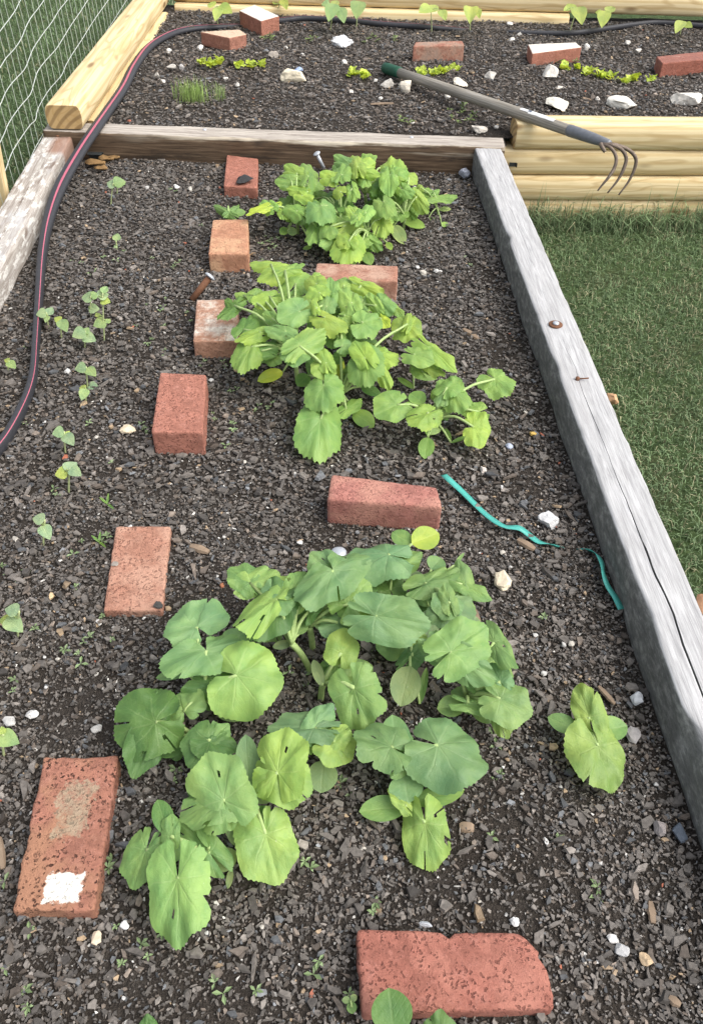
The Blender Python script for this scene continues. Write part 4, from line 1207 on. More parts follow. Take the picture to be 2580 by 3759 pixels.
bolt(at(1188, 616, 0.01), at(1164, 567, 0.055), 0.013, 0.006, 'zinc bolt sticking up behind the far squash clump', ZINC)
# washer and bolt set in the grey sleeper
pw = at(2038, 1193, 0.086)
o = empty('coach_bolt', pw, 'bolt head in a rusty washer on top of the grey sleeper', 'bolt')
V, Fc = tube([(0, 0, 0), (0, 0, .0025), (0, 0, .003)], [.0165, .0165, .0155], 22)
link('washer', mesh('washer', V, Fc), RUST, o, mw=Matrix.Translation(Vector(pw)))
V, Fc = tube([(0, 0, .003), (0, 0, .0065), (0, 0, .008)], [.0078, .0074, .004], 16)
link('head', mesh('head', V, Fc), ZINC, o, mw=Matrix.Translation(Vector(pw)))
na, nb_ = at(2118, 1391, 0.0875), at(2160, 1388, 0.094)
V, Fc = tube([na, na * .5 + nb_ * .5, nb_], [.0017, .0017, .0017], 7)
V2, F2 = tube([na + np.array([0, 0, -.004]), na + np.array([0, 0, .004])], [.0045, .0045], 8)
V += V2; Fc += [tuple(i + 21 for i in f) for f in F2]
tag(link('bent_nail', mesh('bent_nail', V, Fc), RUST), 'bent rusty nail lying on the crack of the grey sleeper', 'nail')
for i, (x, y, lab) in enumerate([(752, 475, 'pale nail head on top of the crossing sleeper, near its middle'), (1510, 503, 'pale nail head on the right end of the crossing sleeper')]):
    p = at(x, y, 0.0915)
    V, Fc = tube([(0, 0, -.004), (0, 0, .001), (0, 0, .002)], [.0065, .0065, .003], 10)
    tag(link('nail_head', mesh('nail_head', V, Fc), ZINC, mw=Matrix.Translation(Vector(p))), lab, 'nail')
for i, (x, y, lab) in enumerate([(212, 498, 'dark nail hole plug on the left sleeper end, nearer one'), (226, 481, 'dark nail hole plug on the left sleeper end, farther one')]):
    p = at(x, y, 0.0755)
    V, Fc = tube([(0, 0, -.004), (0, 0, .001), (0, 0, .0015)], [.006, .006, .004], 8)
    tag(link('nail_head', mesh('nail_head', V, Fc), RUST, mw=Matrix.Translation(Vector(p))), lab, 'nail')
def plate(name, pts, z, th, mat, label, cat):
    """small bent plate: list of world points as a strip of quads with thickness"""
    V, Fc = [], []
    for a, b in pts: V += [a, b]
    Fc = [(2 * i, 2 * i + 1, 2 * i + 3, 2 * i + 2) for i in range(len(pts) - 1)]
    o = link(name, mesh(name, V, Fc, False), mat)
    md_ = o.modifiers.new('t', 'SOLIDIFY'); md_.thickness = th
    return tag(o, label, cat)
yb = cA[1] - 0.0045
x0, x1 = at_plane(329, 570, np.array([0, yb, 0]), np.array([0, 1., 0]))[0], at_plane(382, 570, np.array([0, yb, 0]), np.array([0, 1., 0]))[0]
plate('metal_bracket', [((x0, yb, .004), (x1, yb, .004)), ((x0, yb, .026), (x1, yb, .026)), ((x0, yb - .016, .029), (x1, yb - .016, .029)), ((x0, yb - .018, .024), (x1, yb - .018, .024))], 0, .002, DARKM, 'dark metal bracket low on the crossing sleeper beside the hose', 'bracket')
pr = at_plane(1882, 604, np.array([0, 2.893, 0]), np.array([0, 1., 0]))
plate('metal_bracket', [((pr[0] - .014, 2.893, pr[2] - .007), (pr[0] - .014, 2.893, pr[2] + .007)), ((pr[0] + .010, 2.893, pr[2] - .007), (pr[0] + .010, 2.893, pr[2] + .007)), ((pr[0] + .014, 2.886, pr[2] - .007), (pr[0] + .014, 2.886, pr[2] + .007))], 0, .002, DARKM, 'small dark bracket on the log wall beside the grey sleeper', 'bracket')
# dry leaves by the bracket
DRY = mat_plain('dry_leaf', (0.22, 0.135, 0.06), 0.8, 0.2, nscale=60, var=0.5, bump=0.3)
for i, (x, y, r0, lab) in enumerate([(352, 608, .034, 'crumpled dry brown leaf beside the hose'), (392, 590, .026, 'curled dry leaf under the dark bracket'), (420, 583, .020, 'small dry leaf against the crossing sleeper'), (372, 625, .022, 'pale dry leaf shred nearest the hose')]):
    p = at(x, y, .01); V, Fc = [], []
    for a in range(5):
        for b in range(4):
            u, v = (a - 2) / 2, (b - 1.5) / 1.5
            e = math.sqrt(max(0.05, 1 - u * u * .9))
            V.append((p[0] + r0 * u, p[1] + r0 * .6 * v * e, .012 + r0 * .35 * abs(v) + .008 * nz(u * 3, v * 3, i)))
    Fc = [(a * 4 + b, (a + 1) * 4 + b, (a + 1) * 4 + b + 1, a * 4 + b + 1) for a in range(4) for b in range(3)]
    o = link('dry_leaf', mesh('dry_leaf', V, Fc), DRY); o.modifiers.new('t', 'SOLIDIFY').thickness = .0008
    tag(o, lab, 'leaf', 'dry leaves in the far left corner')
stone('bark_chip', (866, 652, 930, 684), 0.036, (0.035, 0.035, 0.037), 'black bark chip lying on the red brick under the crossing sleeper', 200, 0.25, 'bark chip', sink=-0.1)
stone('bark_chip', (565, 2212, 598, 2240), 0.017, (0.06, 0.058, 0.055), 'round dark chip on the corner of the speckled sunk brick', 201, 0.25, 'bark chip', sink=-0.1)
stone('rock', (412, 2060, 440, 2080), 0.0165, (0.27, 0.24, 0.21), 'small flat grey stone on the speckled sunk brick', 202, 0.2, sink=-0.1)
stone('brick_fragment', (2222, 1440, 2262, 1510), LAWN_Z + .03, (0.50, 0.30, 0.17), 'orange tan lump on the lawn just behind the grey sleeper', 203, 0.9, 'brick fragment', sink=0)
stone('brick_fragment', (2560, 2185, 2640, 2290), LAWN_Z + .02, (0.30, 0.17, 0.10), 'brown brick fragment on the lawn at the right edge', 204, 0.4, 'brick fragment', sink=0)

# ------------------------------------------------------------------ leaves
def make_leaf_mat(name, veins=True):
    M = NT(name)
    oi = M.n('ShaderNodeObjectInfo')
    uv = M.n('ShaderNodeUVMap', uv_map='UVMap')
    sep = M.n('ShaderNodeSeparateXYZ'); M.l(uv.outputs[0], sep.inputs[0])
    x = M.math('MULTIPLY', M.math('SUBTRACT', sep.outputs[0], 0.5), 2.6)
    y = M.math('MULTIPLY', M.math('SUBTRACT', sep.outputs[1], 0.5), 2.6)
    ofs = M.n('ShaderNodeVectorMath', operation='SCALE'); ofs.inputs[0].default_value = (13.0, 7.0, 3.0); M.l(oi.outputs['Random'], ofs.inputs['Scale'])
    uvo = M.n('ShaderNodeVectorMath', operation='ADD'); M.l(uv.outputs[0], uvo.inputs[0]); M.l(ofs.outputs[0], uvo.inputs[1])
    n1 = M.noise(uvo.outputs[0], 9, 4, 0.6); n2 = M.noise(uvo.outputs[0], 34, 4, 0.7); n3 = M.noise(uvo.outputs[0], 3, 3, 0.5)
    base = oi.outputs['Color']
    c = M.mix(1.0, base, M.ramp(n3, [(0.25, (0.62, 0.72, 0.75)), (0.75, (1.25, 1.15, 1.0))]), 'MULTIPLY')
    c = M.mix(M.math('MULTIPLY', M.step(n1, 0.45, 0.75), 0.45), c, M.mix(1.0, base, (0.6, 0.78, 0.75), 'MULTIPLY'))
    if veins:
        jit = M.math('MULTIPLY', M.math('SUBTRACT', n3, 0.5), 0.55)
        th = M.math('ADD', M.math('ARCTAN2', x, y), jit)
        r_ = M.math('SQRT', M.math('ADD', M.math('MULTIPLY', x, x), M.math('MULTIPLY', y, y)))
        q = M.math('DIVIDE', th, 0.74)
        d = M.math('MULTIPLY', M.math('ABSOLUTE', M.math('SUBTRACT', q, M.math('ROUND', q))), 0.74)
        d = M.math('MULTIPLY', d, r_)
        vein = M.step(d, 0.030, 0.006)
        vein = M.math('MULTIPLY', vein, M.step(r_, 1.05, 0.55))
        # side veins: chevrons off the main ones
        ch = M.math('SUBTRACT', M.math('MULTIPLY', r_, 7.0), M.math('MULTIPLY', d, 9.0))
        fr = M.math('ABSOLUTE', M.math('SUBTRACT', M.math('FRACT', ch), 0.5))
        sv = M.math('MULTIPLY', M.step(fr, 0.10, 0.02), 0.4)
        vein = M.math('MAXIMUM', vein, sv)
    else:
        d = M.math('ABSOLUTE', x)
        vein = M.math('MULTIPLY', M.step(d, 0.05, 0.01), 0.8)
        ch = M.math('SUBTRACT', M.math('MULTIPLY', y, 5.0), M.math('MULTIPLY', d, 6.0))
        fr = M.math('ABSOLUTE', M.math('SUBTRACT', M.math('FRACT', ch), 0.5))
        vein = M.math('MAXIMUM', vein, M.math('MULTIPLY', M.step(fr, 0.12, 0.02), 0.4))
    pale = M.mix(0.5, M.mix(1.0, base, (1.7, 1.45, 1.7), 'MULTIPLY'), (0.34, 0.42, 0.20))
    c = M.mix(M.math('MULTIPLY', vein, 0.20), c, pale)
    spot = M.math('MULTIPLY', M.step(n2, 0.66, 0.74), M.step(n3, 0.42, 0.6))
    c = M.mix(M.math('MULTIPLY', spot, 0.7), c, (0.52, 0.56, 0.38))
    geo = M.n('ShaderNodeNewGeometry')
    c = M.mix(M.math('MULTIPLY', geo.outputs['Backfacing'], 0.45), c, M.mix(1.0, base, (1.25, 1.15, 1.2), 'MULTIPLY'))
    M.col(c)
    M.rough(0.47, 0.38)
    bp = M.math('SUBTRACT', M.math('MULTIPLY', n1, 1.1), M.math('MULTIPLY', vein, 0.22))
    M.bump(M.math('ADD', bp, M.math('MULTIPLY', n2, 0.25)), 0.55, 0.0035)
    tr = M.n('ShaderNodeBsdfTranslucent'); M.l(M.mix(1.0, c, (1.15, 1.1, 0.5), 'MULTIPLY'), tr.inputs[0])
    mx = M.n('ShaderNodeMixShader'); mx.inputs[0].default_value = 0.30
    M.l(M.b.outputs[0], mx.inputs[1]); M.l(tr.outputs[0], mx.inputs[2]); M.l(mx.outputs[0], M.o.inputs[0])
    return M.m
LEAF = make_leaf_mat('squash_leaf', True)
COTY = make_leaf_mat('seed_leaf', False)
def make_stem_mat():
    M = NT('leaf_stalk')
    oi = M.n('ShaderNodeObjectInfo')
    n_ = M.noise(M.obj((1, 1, 1)), 160, 3)
    M.col(M.mix(1.0, oi.outputs['Color'], M.ramp(n_, [(0.3, (0.8, 0.85, 0.8)), (0.7, (1.15, 1.1, 1.2))]), 'MULTIPLY'))
    M.rough(0.5, 0.3); M.b.inputs['Subsurface Weight'].default_value = 0.0
    return M.m
STEM = make_stem_mat()

LOBE = {1: .015, 2: .02, 3: .03, 4: .02, 5: .035, 6: .015, 7: .015, 8: .04, 9: .01, 10: .025, 11: .02, 12: .03}
def leaf_template(kind, seed):
    rr = random.Random(seed)
    V, Fc, UV = [], [], []
    ph = rr.uniform(0, 6.28)
    if kind == 'squash':
        nth, nr = 92, 7
        tab_a = [0, .13, .28, .42, .56, .70, .80, .88, .94, 1.0]
        tab_r = [1.0, 1.03, 1.05, 1.0, .92, .83, .75, .65, .51, .30]
        lob = LOBE[seed] + .02; asym = rr.uniform(-.09, .09); tipk = rr.uniform(-.05, .03) if 7 <= seed <= 10 else rr.uniform(-.05, .05)
        bite = [(rr.uniform(-2.6, 2.6), rr.uniform(.05, .11), rr.uniform(.10, .30)) for _ in range(2 if seed in (2, 5, 9, 12) else 0)]
        def R(th):
            a = abs(th) / math.pi
            r0 = np.interp(a, tab_a, tab_r)
            r0 *= 1 + tipk * math.exp(-(th / 0.42) ** 2) + 0.10 * nz(math.cos(th) * 1.1 + seed * 2.3, math.sin(th) * 1.1, seed * .7)
            r0 *= 1 + lob * math.cos(th * 2 * math.pi / 0.98) * (1 if a < .85 else 0) + asym * math.sin(th)
            saw = (th * (15 if ser > .06 else 23) / math.pi + ph) % 1.0
            r0 += (ser * (abs(saw - .5) * 2 - 0.5) + 0.035 * nz(th * 3, seed * 1.7)) * min(1.0, (1 - a) * 8)
            for (bt, bw_, bd) in bite:
                r0 *= 1 - bd * max(0.0, 1 - abs(th - bt) / bw_)
            return r0
        cup, fold, wav = rr.uniform(-.20, .10), (rr.uniform(.02, .11) if 7 <= seed <= 10 else rr.uniform(.06, .30)), rr.uniform(.05, .10) if 7 <= seed <= 10 else rr.uniform(.07, .16)
        ser = 0.085 if 7 <= seed <= 10 else 0.045
        gap = rr.uniform(.90, .965)
        for i in range(nth + 1):
            th = (-1 + 2 * i / nth) * math.pi * gap
            Rr = R(th)
            for j in range(nr):
                q = (j + 1) / nr; r0 = Rr * q ** 0.9
                x, y = math.sin(th) * r0, math.cos(th) * r0
                z = fold * abs(x) * (1 - .6 * abs(x)) + cup * (r0 ** 2) - 0.10 * max(0, y) ** 2 - .10 * max(0, -y) - .20 * x * x
                z += wav * q ** 2 * math.sin(3 * th + ph) + 0.05 * q ** 3 * math.sin(8 * th + 2 * ph) + 0.10 * nz(x * 2.4, y * 2.4, seed) + 0.035 * nz(x * 6, y * 6, seed)
                V.append((x, y, z)); UV.append((x / 2.6 + .5, y / 2.6 + .5))
        c0 = len(V); V.append((0, 0, 0)); UV.append((.5, .5))
        holes = set()
        if seed % 3 == 0:
            for _ in range(rr.randint(1, 3)):
                hi, hj = rr.randint(3, nth - 4), rr.randint(2, nr - 1)
                for a in range(rr.randint(1, 3)): holes.add((hi + a, hj))
                if rr.random() < .6:
                    for a in range(nr - hj): holes.add((hi, hj + a))
        for i in range(nth):
            Fc.append((c0, (i + 1) * nr, i * nr))
            for j in range(nr - 1):
                if (i, j + 1) in holes: continue
                Fc.append((i * nr + j, (i + 1) * nr + j, (i + 1) * nr + j + 1, i * nr + j + 1))
    else:                                            # smooth oval seed leaf, attached at its base
        nl, nw = 12, 6
        bend = rr.uniform(.10, .30) * rr.choice([1, 1, -1]); cup = rr.uniform(.05, .25)
        for i in range(nl + 1):
            t = i / nl
            if kind == 'seed':
                wdt = 0.5 * (math.sin(math.pi * t ** 0.80) ** 0.62 if 0 < t < 1 else 0.02) * (0.72 + .4 * t) + .035 * (1 - t)
            elif kind == 'bean':
                wdt = 0.5 * (math.sin(math.pi * t ** 0.62) ** 0.8 if 0 < t < 1 else 0.02)
            else:
                wdt = 0.5 * (math.sin(math.pi * t ** 0.9) ** 0.9 if 0 < t < 1 else 0.02)
            for j in range(nw + 1):
                u = (j / nw - .5) * 2
                x = wdt * u
                if kind == 'lettuce': x *= 1 + .12 * math.sin(t * 14 + ph)
                z = cup * abs(x) - bend * (t ** 2) * .5 + .02 * nz(x * 5, t * 5, seed)
                if kind == 'lettuce': z += .08 * math.sin(t * 16 + u * 3 + ph) * abs(u)
                V.append((x, t, z)); UV.append((x / 2.6 + .5, t / 2.6 + .5))
        for i in range(nl):
            for j in range(nw):
                a = i * (nw + 1) + j
                Fc.append((a, a + 1, a + nw + 2, a + nw + 1))
    me = mesh('leaf', V, Fc)
    uvl = me.uv_layers.new(name='UVMap')
    li = np.empty(len(me.loops), np.int32); me.loops.foreach_get('vertex_index', li)
    uvl.data.foreach_set('uv', np.asarray(UV, np.float32)[li].ravel())
    me.materials.append(LEAF if kind == 'squash' else COTY)
    me['halfw'] = float(max(abs(v[0]) for v in V))
    return me
TPL = {'Z': [leaf_template('squash', s) for s in range(1, 13)], 'C': [leaf_template('seed', s) for s in range(1, 5)],
       'B': [leaf_template('bean', s) for s in range(1, 4)], 'L': [leaf_template('lettuce', s) for s in range(1, 4)]}

def leaf_obj(parent, bx, by, tx, ty, W, zb, kind='Z', k=0.35, dz=None, color=(0.15, 0.30, 0.05), name='leaf', extra=None):
    """leaf with its stalk joint at photo pixel b (height zb), tip at pixel t, W pixels wide; k turns it towards the viewer"""
    b = at(bx, by, zb)
    s = ppm(b)
    if dz is None: dz = (by - ty) * 0.28 / s
    t = at(tx, ty, max(zb + dz, 0.004))
    a = Vector(t - b); L = a.length
    lim = 0.17
    if L > lim: a *= lim / L; L = lim
    a.normalize()
    toc = Vector(CAM - b).normalized()
    N = (Vector((0, 0, 1)) * (1 - k) + toc * k).normalized()
    ro = .24 if by < 1800 else .38
    N = (Matrix.Rotation(random.uniform(-ro, ro), 3, a) @ N) if kind == 'Z' else N
    side = a.cross(N).normalized()
    n_ = side.cross(a).normalized()
    m = (b + t) / 2
    e = 0.01
    p0_, p1_ = proj(m), proj(m + np.array(side) * e)
    ax2 = np.array([tx - bx, ty - by], float); ax2 /= np.linalg.norm(ax2) + 1e-9
    perp = np.array([-ax2[1], ax2[0]])
    pm = abs((p1_ - p0_) @ perp) / e
    pm = max(pm, 0.45 * s)
    pool = TPL[kind]
    if kind == 'Z': pool = (pool[6:10] + pool[2:3] + pool[4:5]) if by < 1800 else (pool[:6] + pool[10:12])
    tpl = random.choice(pool)
    half = W / 2 / pm / tpl['halfw'] * ((1.07 if by > 1800 else 1.03) if kind == 'Z' else 1.0)
    zs = (half + L) * 0.5
    me = tpl
    mw_ = Matrix(((side.x * half, a.x * L, n_.x * zs, b[0]), (side.y * half, a.y * L, n_.y * zs, b[1]), (side.z * half, a.z * L, n_.z * zs, b[2]), (0, 0, 0, 1)))
    o = link(name, me, None, parent, mw=mw_)
    v = random.uniform(0.88, 1.12)
    o.color = (color[0] * v * random.uniform(.95, 1.05), color[1] * v, color[2] * v * random.uniform(.9, 1.1), 1)
    return o, b, a

def stalk(parent, p0, p1, r0, r1, color, name='leaf_stalk', sag=0.35, out=None):
    p0, p1 = np.asarray(p0, float), np.asarray(p1, float)
    d = p1 - p0
    mid = p0 + d * 0.5 + np.array([0, 0, sag * np.linalg.norm(d[:2]) * 0.5 + 0.004])
    C = spline([p0, mid, p1], 4)
    n = len(C)
    V, Fc = tube(C, [r0 + (r1 - r0) * i / (n - 1) for i in range(n)], 6)
    o = link(name, mesh(name, V, Fc), STEM, parent)
    v = random.uniform(0.9, 1.1)
    o.color = (color[0] * v, color[1] * v, color[2] * v, 1)
    return o

C_LIME = (0.300, 0.445, 0.115)
C_MID = (0.230, 0.380, 0.122)
C_DARK = (0.120, 0.235, 0.070)
C_BLUE = (0.195, 0.335, 0.140)
C_YEL = (0.42, 0.52, 0.09)
C_PALE = (0.27, 0.37, 0.17)
CC = {'l': C_LIME, 'm': C_MID, 'd': C_DARK, 'b': C_BLUE, 'y': C_YEL, 'p': C_PALE}
C_STEM = (0.32, 0.43, 0.16)

def plant(name, label, group, base, crown_z, leaves, scale_stem=1.0, zoff=0.0, cat='squash plant', k=0.35, stem=None, fill=None):
    """base: photo pixel where the stem meets the soil (ground height zoff)"""
    g = at(*base, zoff)
    o = empty(name, g, label, cat, group)
    lean = np.array([random.uniform(-.01, .01), random.uniform(-.01, .01), crown_z])
    crown = g + lean if stem is None else at(*stem, zoff + crown_z)
    C = spline([g + np.array([0, 0, -.012]), g * .5 + crown * .5 + np.array([0, 0, .006]), crown], 4)
    V, Fc = tube(C, [0.0052 * scale_stem] * len(C), 8)
    so = link('stem', mesh('stem', V, Fc), STEM, o); so.color = C_STEM + (1,)
    if fill:
        nF, (fx, fy, rx, ry), wmin, wmax, zmax = fill
        r = random.Random(int(base[0] * 7 + base[1]))
        for _ in range(nF):
            while True:
                u, v = r.uniform(-1, 1), r.uniform(-1, 1)
                if u * u + v * v < 1: break
            cx, cy = fx + u * rx, fy + v * ry
            a = math.atan2(v + .35, u) + r.uniform(-.9, .9)
            W_ = r.uniform(wmin, wmax); Ll = W_ * r.uniform(.5, .68)
            z_ = zmax * (1 - .55 * (u * u + v * v)) * r.uniform(.55, 1.0)
            leaves = leaves + [(cx, cy, cx + math.cos(a) * Ll, cy + math.sin(a) * Ll * .7, W_, z_, r.choice('ddmdm'), 'Z', r.uniform(.3, .65))]  # mostly dark greens: shade between the leaves is put into the fill colours
    for L in leaves:
        bx, by, tx, ty, W, z, col = L[:7]
        kind = L[7] if len(L) > 7 else 'Z'
        kk = L[8] if len(L) > 8 else k
        cl = CC[col]
        if by < 1800: cl = (cl[0] * 1.12, cl[1] * 1.10, cl[2] * 0.88)      # the farther plants are yellower
        lo, b, a = leaf_obj(o, bx, by, tx, ty, W, zoff + z, kind, kk, None, cl)
        thick = (0.0030 if kind == 'Z' else 0.0026) * scale_stem
        stalk(o, crown, b, thick * 1.15, thick * 0.85, C_STEM, sag=0.3 if kind == 'Z' else 0.05)
    return o

GN = 'squash plants in the nearest clump'
plant('squash_plant', 'squash plant at the upper left of the nearest clump, big bluish leaves', GN, (780, 2612), 0.05, [
    (722, 2302, 660, 2232, 255, .12, 'b'), (757, 2387, 792, 2466, 320, .115, 'b', 'Z', .2), (850, 2388, 892, 2303, 110, .09, 'b', 'C'), (870, 2478, 1028, 2500, 290, .10, 'l', 'Z', .5),
    (790, 2520, 668, 2542, 100, .075, 'd'), (868, 2480, 812, 2575, 66, .07, 'p', 'C', .6), (790, 2612, 927, 2612, 76, .04, 'p', 'C'), (690, 2470, 572, 2487, 38, .07, 'b', 'C'), (675, 2612, 652, 2552, 172, .06, 'm')], k=.35, fill=(4, (790, 2500, 110, 70), 80, 125, .07))
plant('squash_plant', 'squash plant with the large dark leaf at the far left of the nearest clump', GN, (702, 2722), 0.03, [
    (572, 2650, 415, 2690, 265, .075, 'd', 'Z', .5), (572, 2655, 500, 2838, 150, .06, 'd', 'Z', .5), (684, 2742, 572, 2762, 60, .03, 'd', 'C'),
    (772, 2720, 698, 2806, 160, .06, 'd'), (772, 2720, 870, 2748, 120, .062, 'd'), (785, 2715, 835, 2660, 70, .06, 'm')], fill=(3, (690, 2700, 90, 50), 75, 115, .05))
plant('squash_plant', 'squash plant with cupped upright leaves at the back left of the nearest clump', GN, (1150, 2470), 0.075, [
    (1012, 2206, 940, 2338, 175, .13, 'd', 'Z', .75), (1012, 2200, 945, 2162, 300, .145, 'l', 'Z', .1), (918, 2140, 846, 2088, 112, .13, 'm', 'Z', .15), (918, 2140, 1022, 2104, 100, .13, 'l', 'Z', .15),
    (1020, 2186, 990, 2128, 122, .13, 'b'), (1082, 2182, 1130, 2096, 122, .125, 'm'), (1100, 2196, 1078, 2142, 104, .12, 'm'), (1130, 2246, 1166, 2174, 74, .10, 'd'), (1015, 2206, 1085, 2196, 74, .14, 'b'),
    (1052, 2250, 1045, 2280, 90, .10, 'd', 'Z', .6), (1095, 2330, 1110, 2262, 62, .08, 'm', 'C', .6), (1070, 2362, 1000, 2372, 34, .06, 'p', 'C')], stem=(1072, 2362), fill=(6, (1060, 2260, 110, 90), 80, 130, .09))
plant('squash_plant', 'squash plant with the two lobed leaf below the domed bolt head', GN, (1150, 2388), 0.07, [
    (1222, 2092, 1290, 2156, 295, .16, 'b', 'Z', .3), (1222, 2090, 1140, 2030, 110, .15, 'b', 'Z', .3), (1278, 2218, 1350, 2136, 165, .12, 'm', 'Z', .5), (1278, 2222, 1300, 2268, 80, .11, 'm'), (1240, 2286, 1362, 2292, 84, .10, 'b', 'Z', .3), (1242, 2290, 1150, 2278, 74, .085, 'p', 'C')], fill=(5, (1250, 2200, 110, 90), 80, 125, .10))
plant('squash_plant', 'squash plant behind the nearest clump, touching the rosy brick', GN, (1455, 2150), 0.05, [
    (1425, 2036, 1270, 2028, 135, .10, 'b'), (1455, 2076, 1552, 2028, 92, .085, 'm'), (1508, 1996, 1438, 1950, 62, .08, 'm', 'C', .5), (1512, 1996, 1612, 1955, 92, .085, 'y', 'C', .5), (1432, 2166, 1400, 2086, 112, .06, 'd', 'Z', .7), (1462, 2120, 1556, 2108, 42, .05, 'p', 'C')])
plant('squash_plant', 'squash plant with the broad arched leaf in the middle of the nearest clump', GN, (1508, 2420), 0.055, [
    (1378, 2260, 1562, 2290, 195, .15, 'b', 'Z', .35), (1400, 2288, 1552, 2332, 110, .125, 'l', 'Z', .6), (1505, 2446, 1470, 2588, 114, .07, 'p', 'C', .6), (1540, 2584, 1566, 2446, 30, .02, 'm', 'C', .6), (1512, 2410, 1592, 2310, 86, .07, 'd', 'Z', .6), (1560, 2350, 1585, 2228, 86, .08, 'p', 'C', .5)], fill=(5, (1480, 2290, 90, 80), 80, 120, .08))
plant('squash_plant', 'squash plant at the back right of the nearest clump, smooth green leaves', GN, (1572, 2240), 0.05, [
    (1562, 2142, 1686, 2094, 92, .09, 'm'), (1582, 2090, 1620, 2045, 72, .085, 'b', 'C'), (1692, 2146, 1680, 2058, 92, .09, 'm'), (1696, 2146, 1796, 2194, 60, .09, 'm'), (1570, 2226, 1510, 2148, 62, .055, 'b', 'C'), (1566, 2172, 1624, 2118, 74, .06, 'b', 'C'),
    (1650, 2232, 1682, 2292, 190, .10, 'b', 'Z', .3), (1650, 2228, 1595, 2175, 90, .105, 'b'), (1650, 2216, 1634, 2140, 64, .11, 'm'), (1668, 2075, 1704, 2026, 14, .09, 'm', 'C'), (1720, 2300, 1752, 2262, 70, .06, 'p', 'C')], fill=(6, (1620, 2190, 100, 80), 75, 120, .07))
plant('squash_plant', 'squash plant with spotted leaves at the right of the nearest clump', GN, (1715, 2600), 0.04, [
    (1652, 2392, 1775, 2300, 200, .13, 'm', 'Z', .4), (1652, 2394, 1812, 2500, 150, .12, 'b', 'Z', .4), (1652, 2394, 1578, 2396, 66, .12, 'b'), (1812, 2358, 1862, 2345, 200, .11, 'm', 'Z', .15), (1835, 2566, 1945, 2612, 165, .085, 'm', 'Z', .4), (1836, 2504, 1800, 2440, 92, .09, 'b'),
    (1832, 2622, 1860, 2706, 76, .06, 'l', 'Z', .4), (1716, 2582, 1822, 2602, 64, .06, 'm'), (1725, 2590, 1810, 2650, 60, .04, 'm', 'C'), (1706, 2586, 1604, 2600, 82, .045, 'm', 'C'), (1700, 2470, 1790, 2545, 80, .07, 'd', 'C')], k=.3, fill=(5, (1780, 2530, 90, 90), 75, 115, .06))
plant('squash_plant', 'squash plant with a hole bitten leaf in the centre of the nearest clump', GN, (1176, 2572), 0.05, [
    (1262, 2492, 1368, 2440, 92, .05, 'm', 'C'), (1192, 2510, 1240, 2440, 52, .055, 'm', 'C', .7), (1183, 2518, 1150, 2418, 42, .06, 'p', 'C', .7), (1300, 2528, 1352, 2674, 178, .09, 'm', 'Z', .4), (1302, 2524, 1320, 2488, 44, .09, 'm'), (1252, 2396, 1272, 2308, 124, .10, 'l', 'Z', .6), (1252, 2396, 1235, 2440, 60, .09, 'l')], stem=(1186, 2512), fill=(4, (1250, 2470, 60, 50), 70, 110, .05))
plant('squash_plant', 'squash plant with the heart shaped leaf in front, lower right of the nearest clump', GN, (1470, 2838), 0.03, [
    (1436, 2742, 1305, 2690, 150, .09, 'b', 'Z', .3), (1464, 2802, 1440, 2618, 112, .07, 'b', 'C', .5), (1472, 2796, 1546, 2724, 88, .07, 'm', 'Z', .4), (1607, 2735, 1780, 2808, 245, .085, 'b', 'Z', .35), (1450, 2800, 1425, 2745, 46, .06, 'l', 'C', .8)])
plant('squash_plant', 'squash plant with bright lime leaves low in the middle of the nearest clump', GN, (918, 2960), 0.035, [
    (1020, 2836, 1040, 2674, 188, .10, 'l', 'Z', .4), (1020, 2838, 1142, 2896, 190, .095, 'l', 'Z', .3), (915, 2890, 902, 2694, 88, .06, 'b', 'C', .5), (897, 2924, 988, 2942, 32, .05, 'p', 'C'), (975, 3062, 1022, 3228, 232, .06, 'l', 'Z', .25),
    (910, 3050, 926, 2968, 56, .04, 'm', 'C', .6), (950, 3034, 975, 2955, 95, .03, 'd', 'C')], k=.3)
plant('squash_plant', 'squash plant with a torn hook edged leaf left of the lime leaves', GN, (900, 2985), 0.03, [
    (820, 2938, 752, 2772, 225, .10, 'm', 'Z', .4), (820, 2938, 656, 2978, 150, .095, 'm', 'Z', .3), (820, 2940, 852, 3040, 120, .09, 'm', 'Z', .3), (832, 2936, 892, 2878, 74, .095, 'm'), (852, 2976, 868, 3106, 66, .055, 'p', 'C', .7)], fill=(4, (790, 2890, 80, 60), 80, 120, .05))
plant('squash_plant', 'squash plant with a pale veined leaf and a round seed leaf at centre', GN, (1205, 2790), 0.035, [
    (1155, 2672, 998, 2668, 118, .085, 'b', 'Z', .35), (1155, 2672, 1218, 2588, 104, .085, 'b', 'Z', .4), (1155, 2676, 1140, 2760, 62, .08, 'm'), (1224, 2724, 1286, 2782, 150, .075, 'l', 'Z', .35), (1226, 2722, 1268, 2656, 84, .08, 'l', 'Z', .4), (1188, 2792, 1178, 2908, 114, .045, 'p', 'C')])
